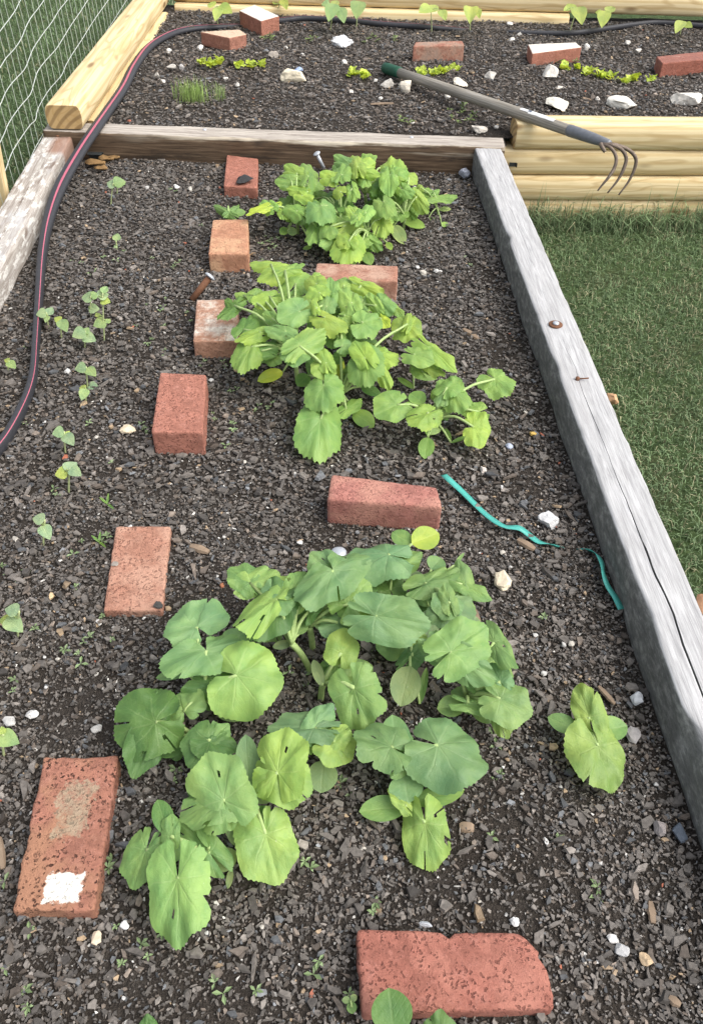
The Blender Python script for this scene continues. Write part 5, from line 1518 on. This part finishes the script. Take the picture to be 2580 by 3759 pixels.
plant('squash_plant', 'squash plant hanging toward the viewer at the lower left of the nearest clump', GN, (800, 3165), 0.03, [
    (620, 3062, 578, 2932, 82, .07, 'd', 'C', .5), (626, 3070, 630, 2990, 70, .075, 'm', 'Z', .4), (640, 3074, 640, 3166, 74, .07, 'b', 'C'), (537, 3120, 488, 3250, 142, .06, 'm', 'Z', .3), (772, 3132, 668, 3008, 115, .05, 'm', 'Z', .4), (768, 3110, 720, 3010, 40, .06, 'm', 'C', .6),
    (785, 3188, 866, 3122, 84, .03, 'p', 'C'), (652, 3226, 656, 3472, 216, .075, 'm', 'Z', .3), (850, 3190, 836, 3262, 26, .01, 'p', 'C')], k=.3, stem=(760, 3140), fill=(3, (720, 3090, 60, 50), 70, 110, .04))
plant('squash_plant', 'small squash with four leaves standing alone before the nearest clump', GN, (1492, 2985), 0.02, [
    (1522, 2946, 1706, 2892, 82, .03, 'm', 'C'), (1500, 2946, 1478, 2838, 128, .045, 'b', 'C', .5), (1490, 2962, 1318, 2976, 98, .03, 'm', 'C'), (1486, 2956, 1432, 2898, 60, .045, 'l', 'Z'), (1560, 3020, 1582, 3190, 178, .045, 'l', 'Z', .25)])
plant('squash_plant', 'lone squash seedling close to the grey sleeper', GN, (2082, 2752), 0.035, [
    (2160, 2632, 2120, 2512, 124, .06, 'l', 'Z', .35), (2118, 2682, 2012, 2628, 68, .04, 'm', 'C'), (2180, 2692, 2304, 2660, 98, .04, 'm', 'C'), (2192, 2738, 2256, 2902, 190, .055, 'l', 'Z', .25)], stem=(2150, 2685))
plant('squash_plant', 'dark seed leaf rising over the large red brick at the bottom edge', GN, (1455, 3880), 0.05, [
    (1448, 3800, 1428, 3628, 152, .06, 'd', 'C', .3), (1620, 3850, 1612, 3710, 128, .05, 'd', 'Z', .3)])
plant('squash_plant', 'leaf tip poking in at the bottom edge left of the large brick', GN, (540, 3850), 0.03, [(540, 3820, 540, 3729, 82, .03, 'd', 'Z', .3)])

GM = 'squash plants in the middle clump'
mid_left = [(995, 970, 918, 958, 48, .15, 'l'), (1046, 995, 948, 1016, 74, .15, 'l', 'Z', .4), (1048, 992, 1116, 970, 38, .15, 'm'), (1085, 1042, 1120, 985, 118, .14, 'm'), (895, 1085, 863, 1070, 32, .12, 'm'), (952, 1085, 914, 1106, 76, .13, 'm'), (990, 1088, 922, 1098, 66, .14, 'l'),
    (1072, 1092, 1008, 1080, 54, .13, 'm'), (1076, 1086, 1102, 1064, 42, .13, 'm'), (862, 1122, 800, 1172, 50, .12, 'd', 'Z', .3), (860, 1122, 830, 1092, 44, .12, 'd'), (895, 1210, 935, 1156, 76, .11, 'd', 'Z', .5), (952, 1220, 862, 1250, 52, .13, 'l', 'Z', .2),
    (922, 1274, 880, 1352, 110, .11, 'm', 'Z', .6), (960, 1288, 1022, 1272, 72, .10, 'd'), (1046, 1216, 968, 1200, 56, .14, 'b'), (1000, 1168, 968, 1140, 50, .13, 'm'), (1100, 1142, 1028, 1172, 116, .16, 'b', 'Z', .5), (1038, 1366, 946, 1396, 48, .03, 'y', 'C'), (1000, 1312, 954, 1320, 34, .05, 'm', 'C'), (1010, 1265, 1050, 1215, 60, .10, 'd')]
plant('squash_plant', 'left half of the middle squash clump, its leaves reaching the whitened brick', GM, (1092, 1398), 0.06, mid_left, k=.5, fill=(6, (1030, 1210, 120, 150), 60, 95, .11))
mid_back = [(1160, 1042, 1138, 1004, 84, .17, 'l'), (1172, 1076, 1138, 1050, 80, .17, 'l'), (1165, 1020, 1172, 995, 44, .16, 'l'), (1212, 1082, 1210, 1018, 70, .16, 'm'), (1262, 1046, 1280, 1016, 72, .15, 'm'), (1290, 1112, 1262, 1048, 82, .16, 'm'), (1326, 1048, 1412, 1082, 66, .15, 'l', 'Z', .3),
    (1380, 1122, 1348, 1070, 50, .15, 'm'), (1398, 1108, 1442, 1152, 80, .15, 'b'), (1330, 1112, 1325, 1158, 56, .14, 'b'), (1160, 1132, 1150, 1094, 36, .17, 'l'), (1196, 1126, 1206, 1084, 76, .16, 'b'), (1190, 1166, 1272, 1202, 82, .16, 'l'), (1265, 1160, 1302, 1165, 42, .15, 'm'), (1332, 1186, 1402, 1192, 104, .15, 'm'),
    (1400, 1172, 1428, 1196, 50, .13, 'y'), (1440, 1120, 1482, 1166, 36, .14, 'm'), (1240, 1130, 1215, 1150, 60, .12, 'd'), (1300, 1190, 1320, 1240, 70, .11, 'd'), (1210, 1230, 1250, 1260, 70, .12, 'd'), (1130, 1180, 1150, 1150, 66, .11, 'd'), (1255, 1272, 1292, 1258, 66, .13, 'b'), (1240, 1235, 1262, 1215, 60, .13, 'm')]
plant('squash_plant', 'back of the middle squash clump, leaves covering the tan brick', GM, (1240, 1260), 0.06, mid_back, k=.5, fill=(8, (1250, 1140, 160, 100), 55, 90, .13))
mid_front = [(1096, 1276, 1078, 1336, 120, .14, 'b', 'Z', .5), (1100, 1270, 1195, 1208, 104, .15, 'm', 'Z', .5), (1195, 1332, 1170, 1274, 72, .12, 'l'), (1190, 1346, 1197, 1388, 98, .11, 'l'), (1187, 1416, 1190, 1496, 152, .10, 'm', 'Z', .6), (1340, 1316, 1342, 1402, 140, .13, 'm', 'Z', .55), (1340, 1314, 1300, 1254, 90, .135, 'l', 'Z', .5),
    (1400, 1302, 1462, 1330, 80, .11, 'l'), (1400, 1350, 1432, 1430, 56, .10, 'l'), (1250, 1340, 1262, 1396, 38, .07, 'y'), (1132, 1376, 1092, 1412, 54, .04, 'd', 'C'), (1177, 1538, 1168, 1672, 182, .06, 'm', 'Z', .35), (1270, 1502, 1328, 1464, 54, .04, 'm'), (1298, 1512, 1372, 1562, 64, .02, 'm', 'C'), (1325, 1420, 1398, 1446, 38, .03, 'd', 'C'),
    (1492, 1196, 1490, 1254, 114, .13, 'l', 'Z', .5), (1495, 1190, 1510, 1142, 40, .14, 'l'), (1250, 1310, 1225, 1300, 60, .09, 'd'), (1150, 1345, 1140, 1310, 60, .08, 'd'), (1280, 1370, 1300, 1330, 60, .07, 'd')]
plant('squash_plant', 'front of the middle squash clump with a big heart shaped leaf hanging lowest', GM, (1252, 1498), 0.045, mid_front, k=.45, fill=(5, (1260, 1340, 150, 90), 60, 95, .09))
mid_right = [(1458, 1486, 1384, 1520, 128, .09, 'm', 'Z', .45), (1568, 1518, 1500, 1556, 100, .09, 'l', 'Z', .4), (1556, 1482, 1504, 1440, 58, .05, 'm', 'C'), (1640, 1422, 1682, 1374, 94, .10, 'm', 'Z', .4), (1660, 1430, 1702, 1512, 110, .095, 'm', 'Z', .45), (1632, 1442, 1608, 1492, 60, .09, 'b'), (1756, 1512, 1698, 1520, 80, .06, 'm'),
    (1737, 1567, 1796, 1574, 142, .06, 'l', 'Z', .35), (1814, 1392, 1878, 1442, 112, .09, 'm', 'Z', .35), (1570, 1606, 1558, 1682, 60, .025, 'm', 'C'), (1570, 1592, 1618, 1550, 48, .03, 'p', 'C', .6), (1653, 1622, 1634, 1570, 20, .01, 'm', 'C'), (1655, 1626, 1732, 1597, 15, .01, 'm', 'C'), (1568, 1600, 1572, 1530, 24, .04, 'm', 'C', .8)]
plant('squash_plant', 'squash plant with deeply lobed leaves right of the middle clump', GM, (1575, 1600), 0.04, mid_right, k=.4, fill=(4, (1640, 1470, 90, 70), 50, 80, .07))
plant('squash_plant', 'slender squash plant behind the deeply lobed one', GM, (1508, 1372), 0.04, [(1520, 1302, 1592, 1322, 76, .12, 'm'), (1576, 1276, 1668, 1352, 62, .12, 'l', 'Z', .3), (1570, 1336, 1632, 1370, 44, .10, 'l'), (1550, 1366, 1514, 1338, 48, .08, 'm'), (1515, 1380, 1606, 1385, 30, .03, 'm', 'C'), (1518, 1426, 1458, 1382, 22, .03, 'm', 'C'), (1600, 1320, 1622, 1350, 50, .11, 'm')], k=.4)

GF = 'squash plants in the far clump'
plant('squash_plant', 'left of the far squash clump, two leaves reaching out toward the bricks', GF, (1096, 858), 0.05, [
    (1070, 664, 1008, 666, 62, .13, 'm'), (1090, 636, 1048, 603, 66, .14, 'l'), (1132, 646, 1140, 588, 80, .14, 'm'), (1105, 702, 1052, 690, 46, .12, 'l'), (1110, 716, 1148, 736, 50, .12, 'l'), (1130, 702, 1152, 678, 44, .12, 'm'), (1090, 776, 1048, 744, 66, .10, 'm'), (1040, 790, 1030, 765, 40, .08, 'l'),
    (992, 760, 958, 734, 60, .09, 'm', 'Z', .6), (990, 757, 912, 782, 34, .09, 'y', 'Z', .3), (1055, 838, 1030, 856, 32, .03, 'm', 'C'), (1055, 850, 1092, 850, 32, .03, 'p', 'C'), (1145, 905, 1112, 912, 16, .01, 'm', 'C'), (1162, 836, 1140, 897, 70, .07, 'm', 'Z', .6), (1100, 800, 1120, 770, 60, .06, 'd')], k=.55, fill=(8, (1110, 740, 75, 90), 45, 72, .10))
plant('squash_plant', 'front middle of the far squash clump with a broad lime leaf', GF, (1338, 918), 0.05, [
    (1286, 892, 1258, 954, 122, .07, 'l', 'Z', .6), (1280, 886, 1258, 848, 76, .08, 'l'), (1226, 872, 1178, 897, 60, .07, 'm'), (1212, 832, 1215, 868, 90, .09, 'm', 'Z', .6), (1260, 832, 1334, 820, 66, .09, 'l'), (1400, 800, 1412, 868, 84, .08, 'l', 'Z', .6), (1346, 872, 1402, 916, 54, .05, 'm'), (1338, 926, 1362, 967, 44, .02, 'm', 'C'), (1290, 942, 1302, 967, 40, .02, 'm', 'C'), (1420, 890, 1437, 914, 24, .03, 'l', 'C'), (1300, 850, 1330, 880, 70, .05, 'd'), (1260, 880, 1245, 910, 60, .04, 'd')], k=.55, fill=(7, (1300, 850, 110, 55), 45, 72, .07))
plant('squash_plant', 'middle of the far squash clump, heart shaped pale leaf on its left', GF, (1240, 870), 0.06, [
    (1176, 756, 1186, 808, 118, .12, 'b', 'Z', .6), (1226, 656, 1178, 630, 66, .14, 'l'), (1250, 702, 1228, 688, 60, .13, 'l'), (1292, 692, 1302, 738, 54, .13, 'm'), (1302, 792, 1280, 754, 50, .12, 'l'), (1312, 802, 1332, 764, 50, .12, 'm'), (1342, 782, 1367, 744, 54, .12, 'm'), (1240, 745, 1230, 790, 70, .08, 'd'), (1270, 760, 1260, 720, 70, .09, 'd'), (1250, 800, 1275, 830, 80, .08, 'm'), (1185, 830, 1205, 800, 70, .07, 'd'), (1340, 800, 1310, 840, 60, .07, 'd')], k=.55, fill=(9, (1250, 750, 100, 80), 45, 72, .11))
plant('squash_plant', 'top of the far squash clump under the crossing sleeper', GF, (1345, 790), 0.07, [
    (1280, 602, 1228, 568, 56, .15, 'b'), (1250, 642, 1262, 598, 76, .15, 'm'), (1312, 612, 1300, 557, 76, .16, 'l'), (1350, 582, 1356, 562, 60, .14, 'm'), (1330, 612, 1382, 588, 66, .15, 'l'), (1336, 632, 1392, 642, 46, .15, 'l'), (1340, 652, 1335, 688, 52, .13, 'm'), (1320, 640, 1290, 650, 80, .12, 'd'), (1380, 660, 1400, 690, 70, .11, 'm'), (1300, 600, 1270, 580, 70, .13, 'm')], k=.55, fill=(9, (1320, 640, 110, 55), 45, 72, .13))
plant('squash_plant', 'right of the far squash clump with rounded leaves', GF, (1480, 845), 0.05, [
    (1442, 632, 1440, 572, 106, .14, 'l'), (1452, 642, 1494, 652, 86, .14, 'm'), (1500, 652, 1532, 638, 60, .13, 'l'), (1430, 642, 1432, 708, 78, .14, 'm', 'Z', .6), (1480, 696, 1512, 726, 56, .12, 'm'), (1530, 722, 1562, 772, 60, .10, 'l', 'Z', .55), (1406, 742, 1422, 788, 90, .12, 'm', 'Z', .6), (1446, 826, 1482, 888, 48, .03, 'p', 'C'), (1480, 808, 1560, 832, 38, .03, 'm', 'C'),
    (1460, 780, 1500, 790, 60, .06, 'm'), (1440, 740, 1470, 760, 70, .07, 'd'), (1400, 700, 1380, 730, 70, .09, 'm'), (1500, 770, 1530, 800, 50, .05, 'm'), (1470, 720, 1445, 700, 60, .10, 'm'), (1395, 690, 1370, 720, 60, .10, 'd')], k=.55, fill=(9, (1445, 710, 90, 85), 45, 72, .11))
plant('squash_plant', 'thin straggling squash seedling at the right end of the far clump', GF, (1608, 792), 0.03, [
    (1600, 722, 1678, 718, 34, .06, 'm', 'Z', .4), (1552, 702, 1588, 700, 34, .07, 'm'), (1592, 706, 1615, 694, 24, .07, 'm'), (1610, 770, 1656, 766, 18, .02, 'p', 'C'), (1572, 800, 1610, 816, 16, .01, 'm', 'C'), (1622, 832, 1644, 814, 24, .01, 'm', 'C'), (1545, 690, 1540, 672, 30, .08, 'l')], scale_stem=0.7, k=.5)
plant('squash_plant', 'two leaved squash seedling standing behind the orange brick', 'squash seedlings by the bricks', (842, 802), 0.03, [(838, 778, 784, 745, 36, .045, 'b'), (850, 786, 902, 776, 30, .035, 'm', 'C'), (842, 778, 880, 752, 26, .045, 'b')], scale_stem=0.7, k=.5)

# ------------------------------------------------------------------ bean seedlings, left side of the near bed and back of the far bed
C_BEAN = {'g': (0.31, 0.43, 0.18), 'y': (0.42, 0.50, 0.13), 'b': (0.33, 0.44, 0.25)}
def bean(base, leaves, label, group, zoff=0.0, r=0.0016, kind='B', k=0.5):
    g = at(*base, zoff)
    o = empty('bean_seedling', g, label, 'seedling', group)
    pts = []
    for (cx, cy, W, ang, col) in leaves:
        s = ppm(g)
        # the leaf hangs on the vertical above the stem's foot: height from the pixel difference
        pl = at_plane(cx, cy, g, np.array([0, 1.0, 0.0]))
        z = max(0.006, pl[2])
        Lp = W * 1.05
        a = math.radians(ang)
        bx, by = cx - math.cos(a) * Lp * .5, cy + math.sin(a) * Lp * .5
        # place at that height: unproject on the plane y = g.y gives the real height
        zz_ = at_plane(bx, by, g, np.array([0, 1.0, 0.0]))[2]
        lo, b, _ = leaf_obj(o, bx, by, bx + math.cos(a) * Lp, by - math.sin(a) * Lp, W, max(.008, zz_), kind, k, None, C_BEAN[col])
        pts.append(b)
    top = max(pts, key=lambda p: p[2])
    C = spline([g + np.array([0, 0, -.01]), g * .5 + top * .5, np.array([top[0], top[1], top[2]])], 4)
    V, Fc = tube(C, [r * 1.2] * (len(C) - 1) + [r], 6)
    so = link('stem', mesh('stem', V, Fc), STEM, o); so.color = (0.40, 0.46, 0.22, 1)
    for p in pts:
        if p is not top:
            q = g + (top - g) * min(0.9, max(0.3, (p[2] - g[2]) / max(1e-4, top[2] - g[2])))
            stalk(o, q, p, r * .8, r * .7, (0.30, 0.38, 0.14), sag=0.1)
    return o
GB = 'bean seedlings on the left of the near bed'
bean((405, 756), [(412, 672, 42, 160, 'b'), (440, 668, 44, 10, 'g')], 'seedling farthest back on the left, two leaves level', GB)
bean((430, 716), [(446, 672, 26, -10, 'g')], 'single leaf seedling close behind the farthest bean', GB)
bean((430, 922), [(430, 868, 32, 80, 'g'), (425, 905, 14, 200, 'b')], 'small lone seedling left of the orange brick', GB)
bean((178, 1203), [(152, 1150, 38, 190, 'b'), (184, 1140, 36, 60, 'b'), (172, 1170, 24, 250, 'g')], 'seedling right against the hose, leaves grey green', GB)
bean((226, 1245), [(234, 1194, 44, -60, 'g'), (212, 1170, 28, 150, 'y')], 'yellowish seedling just right of the hose', GB)
bean((310, 1278), [(290, 1224, 50, 200, 'b'), (330, 1242, 44, -20, 'b'), (318, 1212, 30, 60, 'g')], 'droopy leaved seedling at the front of the bean cluster', GB)
bean((332, 1160), [(322, 1092, 44, 170, 'b'), (346, 1132, 38, 0, 'b'), (350, 1084, 30, 10, 'g')], 'seedling at the back left of the bean cluster', GB)
bean((382, 1252), [(386, 1062, 30, 60, 'g'), (380, 1084, 40, 20, 'b'), (388, 1104, 34, -10, 'y'), (366, 1186, 46, 200, 'g'), (398, 1178, 22, 40, 'g'), (358, 1154, 20, 120, 'y')], 'tallest seedling of the bean cluster with stacked leaves', GB)
bean((28, 1370), [(44, 1338, 34, -40, 'g'), (26, 1322, 20, 160, 'y')], 'seedling near the left edge beyond the hose', GB)
bean((322, 1430), [(296, 1350, 42, 190, 'b'), (336, 1364, 40, -40, 'g'), (345, 1422, 40, -10, 'b')], 'seedling with a grey green pair left of the red brick', GB)
bean((315, 1482), [(308, 1446, 40, 250, 'g'), (304, 1424, 26, 170, 'y')], 'short yellowish seedling in front of the grey green pair', GB)
bean((239, 1662), [(214, 1588, 44, 190, 'b'), (254, 1612, 48, -50, 'b'), (250, 1590, 24, 60, 'y')], 'seedling above the left row, left of the cream pebble', GB)
bean((250, 1808), [(262, 1712, 52, 40, 'b'), (278, 1732, 44, -30, 'b'), (226, 1738, 48, 190, 'y')], 'tall seedling with one yellow leaf, nearest the front of its row', GB)
bean((156, 2004), [(142, 1904, 46, 170, 'b'), (170, 1952, 54, -60, 'b')], 'seedling left of the speckled sunk brick', GB)
bean((62, 2335), [(44, 2238, 54, 170, 'b'), (54, 2292, 72, -40, 'b'), (16, 2276, 40, 180, 'y')], 'seedling at the left edge with a broad lower leaf', GB)
bean((10, 2770), [(32, 2712, 76, -20, 'g'), (10, 2680, 30, 100, 'y')], 'seedling at the left edge just beyond the worn brick', GB)
GBB = 'young bean plants along the back log'
bz = FAR_Z
bean((802, 92), [(775, 16, 30, 160, 'y'), (826, 32, 48, -20, 'y'), (798, 48, 40, 250, 'y')], 'young bean left of the white topped brick', GBB, bz, 0.002)
bean((1010, 52), [(1014, 6, 24, 60, 'y'), (1044, 14, 32, -60, 'y')], 'young bean behind the white topped brick, cut by the top edge', GBB, bz, 0.002)
bean((1212, 112), [(1216, 40, 54, 250, 'g'), (1254, 50, 46, -70, 'g'), (1232, 8, 30, 60, 'y'), (1195, 14, 30, 180, 'g')], 'drooping young bean over the middle hose, left of its twin', GBB, bz, 0.002)
bean((1307, 100), [(1312, 34, 58, 260, 'g'), (1300, 8, 30, 100, 'g')], 'young bean with one large hanging leaf over the hose', GBB, bz, 0.002)
bean((1585, 118), [(1560, 32, 42, 200, 'y'), (1590, 26, 44, 60, 'y'), (1626, 52, 34, -60, 'y')], 'spreading young bean behind the grey and red brick', GBB, bz, 0.002)
bean((1724, 118), [(1726, 54, 56, 265, 'y'), (1754, 46, 30, -70, 'y')], 'young bean with a drooping heart leaf, right of the grey and red brick', GBB, bz, 0.002)
bean((2090, 114), [(2092, 20, 36, 120, 'y'), (2128, 54, 58, -70, 'y'), (2078, 34, 20, 200, 'y')], 'tall young bean behind the whitewashed brick', GBB, bz, 0.002)
bean((2203, 110), [(2214, 66, 52, 260, 'y'), (2240, 30, 38, 60, 'y'), (2194, 44, 20, 170, 'y')], 'young bean right of the whitewashed brick', GBB, bz, 0.002)
bean((2495, 130), [(2492, 94, 40, 240, 'y'), (2526, 92, 28, -20, 'y')], 'short young bean in front of the hose near the right edge', GBB, bz, 0.002)

# ------------------------------------------------------------------ lettuces, grass tuft, weeds
def lettuce(x0, y0, x1, y1, n, label, col=(0.54, 0.66, 0.10)):
    z0 = FAR_Z + .004
    c = at((x0 + x1) / 2, y1 - 6, z0)
    o = empty('lettuce', c, label, 'lettuce', 'rows of young lettuce in the far bed')
    r = random.Random(int(x0))
    nc = max(1, round((x1 - x0) / 42))
    cen = [(x0 + (x1 - x0) * (j + .5) / nc + r.uniform(-6, 6), r.uniform(y0 + (y1 - y0) * .55, y1 - 8)) for j in range(nc)]
    for i in range(n):
        cx_, cy_ = r.choice(cen)
        p = at(cx_ + r.gauss(0, 6), cy_ + r.gauss(0, 3.5), z0)
        az = r.uniform(0, 6.28); L = r.uniform(.020, .040); tilt = r.uniform(.4, 1.35)
        a = Vector((math.cos(az) * math.cos(tilt), math.sin(az) * math.cos(tilt), math.sin(tilt)))
        sd_ = a.cross(Vector((0, 0, 1))).normalized(); n_ = sd_.cross(a)
        hw_ = L * r.uniform(.7, 1.05)
        mw_ = Matrix(((sd_.x * hw_, a.x * L, n_.x * L, p[0]), (sd_.y * hw_, a.y * L, n_.y * L, p[1]), (sd_.z * hw_, a.z * L, n_.z * L, p[2]), (0, 0, 0, 1)))
        lo = link('leaf', r.choice(TPL['L']), None, o, mw=mw_)
        v = r.uniform(.8, 1.15); lo.color = (col[0] * v, col[1] * v, col[2] * v, 1)
    return o
lettuce(720, 196, 828, 252, 26, 'yellow green lettuce clump farthest left, behind the grass tuft')
lettuce(864, 218, 976, 260, 22, 'low yellow lettuce clump, second from the left')
lettuce(1270, 246, 1364, 296, 22, 'yellow lettuce clump just left of the green fork cap')
lettuce(1535, 230, 1692, 282, 34, 'wide lettuce clump in front of the grey and red brick')
lettuce(2044, 234, 2090, 266, 9, 'small lettuce right of the tall angular rock')
lettuce(2110, 238, 2134, 262, 5, 'tiny lettuce left of the largest one')
lettuce(2136, 238, 2224, 296, 34, 'largest round yellow lettuce')
lettuce(2222, 276, 2264, 300, 7, 'sparse little lettuce right of the largest one')
lettuce(2266, 268, 2400, 314, 22, 'straggling lettuce farthest right')

def tuft(x0, x1, y0, y1, n, h, zoff, label, col, seed):
    r = np.random.default_rng(seed)
    V, Fc, C = [], [], []
    for i in range(n):
        p = at(np.clip(r.normal((x0 + x1) / 2, (x1 - x0) * .27), x0 - 12, x1 + 12), np.clip(r.normal((y0 + y1) / 2, (y1 - y0) * .3), y0 - 4, y1 + 6), zoff)
        az = r.uniform(0, 6.28); H = h * r.uniform(.4, 1.2); ln = abs(r.normal(0, .32)) * H; wv_ = 0.0018
        d = np.array([math.cos(az), math.sin(az), 0]); s = np.array([-d[1], d[0], 0]) * wv_ * .5
        m = p + d * ln * .35 + np.array([0, 0, H * .6]); t = p + d * ln + np.array([0, 0, H])
        k = len(V); V += [p - s, p + s, m + s * .8, m - s * .8, t]; Fc += [(k, k + 1, k + 2, k + 3), (k + 3, k + 2, k + 4)]
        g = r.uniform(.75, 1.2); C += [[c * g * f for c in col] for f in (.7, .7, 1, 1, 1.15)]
    me = mesh('grass_tuft', V, Fc, False); set_col(me, C)
    return tag(link('grass_tuft', me, GRASS), label, 'grass tuft')
tuft(652, 768, 352, 382, 260, .070, FAR_Z, 'dense tuft of fine upright seedlings like grass in the far bed', (0.30, 0.42, 0.13), 1)
tuft(788, 832, 345, 372, 60, .050, FAR_Z, 'sparse wisp of fine seedlings right beside the dense tuft', (0.28, 0.38, 0.14), 2)

def weed_mesh(seed, n):
    r = random.Random(seed); V, Fc = [], []
    for i in range(n):
        az = i * 2.4 + r.uniform(-.3, .3); h = r.uniform(.15, .9) ; L = r.uniform(.45, .9)
        d = Vector((math.cos(az), math.sin(az), 0)); s = Vector((-d.y, d.x, 0)) * L * .22
        b = Vector((0, 0, h * .35)); m = b + d * L * .55 + Vector((0, 0, h * .35)); t = b + d * L + Vector((0, 0, h * .25))
        k = len(V); V += [b, m + s, t, m - s]; Fc.append((k, k + 1, k + 2, k + 3))
        k = len(V); e = Vector((.03, 0, 0)); V += [Vector((0, 0, -.2)) - e, Vector((0, 0, -.2)) + e, b + e, b - e]; Fc.append((k, k + 1, k + 2, k + 3))
    me = mesh('weed', V, Fc, False); me.materials.append(STEM)
    return me
WEEDS = [weed_mesh(s, n) for s, n in ((1, 4), (2, 5), (3, 6), (4, 7), (5, 3))]
weeds_px = [(520, 3470), (545, 3510), (450, 3540), (600, 3430), (820, 3650), (790, 3610), (940, 3640), (105, 3700), (95, 3640), (20, 3560), (430, 3400), (115, 3420), (400, 3190), (415, 3160), (20, 3240), (1140, 3190), (1120, 3165), (1370, 3350), (1378, 3315), (2185, 3290), (2190, 3260), (1280, 3650), (1288, 3685), (1440, 3620), (1150, 3580), (1168, 3530),
            (1815, 2870), (1830, 2850), (1805, 2690), (1820, 2740), (2040, 3090), (1800, 3075), (1995, 2270), (1120, 2510), (1060, 2470), (1140, 2480), (1350, 2790), (1345, 2760), (1250, 2880), (1290, 2920), (530, 2830), (560, 2800), (640, 2870), (650, 2830),
            (310, 2360), (330, 2345), (240, 2390), (290, 2400), (410, 2350), (300, 2440), (60, 2500), (50, 2540), (130, 2310), (280, 2160), (270, 2040), (300, 1990), (380, 1990), (395, 1975), (100, 2100), (70, 2130), (30, 2110), (10, 2080), (380, 2265), (480, 2240),
            (200, 1800), (215, 1820), (330, 1560), (530, 1575), (540, 1590), (520, 1560), (780, 1520), (790, 1540), (855, 1560), (860, 1580), (830, 1640), (940, 1510), (950, 1490), (985, 1500), (1000, 1480), (870, 1430), (850, 1440), (830, 1350), (750, 1330), (740, 1345), (820, 1330),
            (600, 1290), (610, 1310), (560, 1250), (545, 1265), (600, 1130), (610, 1100), (590, 1145), (540, 1120), (600, 1200), (500, 1200), (650, 970), (640, 985), (660, 960), (330, 1010), (350, 1000), (380, 950), (560, 950), (300, 970), (270, 960), (430, 960), (460, 930),
            (1000, 900), (985, 890), (1010, 910), (960, 900), (975, 870), (1000, 880), (1020, 880), (990, 915), (1040, 1080), (960, 960), (940, 990), (630, 700), (645, 705), (740, 830), (1730, 980), (1700, 950),
            (1340, 2330), (1390, 2370), (1420, 2400), (1380, 2350), (1360, 2400), (1440, 2380), (1400, 2330), (1330, 2370), (1370, 2430), (845, 1180), (690, 1150), (700, 1180), (90, 1280), (100, 1560), (410, 1700)]
WLN = place_labels(weeds_px, MARKS_N, 0.0, 'tiny weed sprout')
for i, (x, y) in enumerate(weeds_px):
    p = at(x, y, 0.003)
    sc_ = random.uniform(.009, .017)
    o = link('weed_sprout', WEEDS[i % 5], None, mw=Matrix.Translation(Vector(p)) @ Matrix.Rotation(i * 1.7, 4, 'Z') @ Matrix.Scale(sc_, 4))
    v = random.uniform(.75, 1.2); o.color = (0.19 * v, 0.26 * v, 0.12 * v, 1)
    tag(o, WLN[i], 'weed', 'tiny weeds sprouting in the near bed')
fw_px = [(985, 140), (1000, 146), (970, 150), (1145, 150), (1165, 145), (1135, 155), (1350, 150), (1370, 140), (1340, 160), (1380, 155), (1660, 440), (1690, 420), (1720, 450), (1700, 400), (1650, 410), (1740, 430), (1680, 455), (1480, 440), (1500, 460), (1470, 450), (2030, 228), (2050, 232), (2010, 226), (700, 110), (2110, 230), (1450, 150)]
WLF = place_labels(fw_px, MARKS_F, FAR_Z, 'small weed')
for i, (x, y) in enumerate(fw_px):
    p = at(x, y, FAR_Z + .006)
    o = link('weed_sprout', WEEDS[(i + 2) % 4], None, mw=Matrix.Translation(Vector(p)) @ Matrix.Rotation(i * 2.1, 4, 'Z') @ Matrix.Scale(random.uniform(.022, .036), 4))
    v = random.uniform(.75, 1.2); o.color = (0.14 * v, 0.19 * v, 0.06 * v, 1)
    tag(o, WLF[i], 'weed', 'small weeds sprouting in the far bed')
for i, (x, y, zt) in enumerate([(640, 1438, .02), (395, 1850, .02), (665, 1425, .02), (365, 1990, .02)]):
    p = at(x, y, 0.0)
    o = empty('grass_seedling', p, ['grass seedling left of the red brick', 'grass seedling above the speckled sunk brick', 'grass seedling at the far corner of the red brick', 'grass seedling beside the speckled sunk brick'][i], 'seedling', 'grass seedlings in the near bed')
    for j, (dx, dy) in enumerate(((-28, -26), (4, -40), (24, 18))):
        leaf_obj(o, x, y, x + dx, y + dy, 9, .006, 'C', .3, .012, (0.19, 0.34, 0.08))
# little oval leaved seedling by the large brick
plant('weed_seedling', 'tiny three leaved seedling at the left corner of the large red brick', 'weed seedlings', (1285, 3690), 0.02, [(1285, 3670, 1255, 3672, 28, .022, 'p', 'C'), (1287, 3670, 1310, 3655, 28, .022, 'p', 'C'), (1288, 3676, 1294, 3722, 38, .02, 'm', 'C')], scale_stem=.35, cat='seedling')
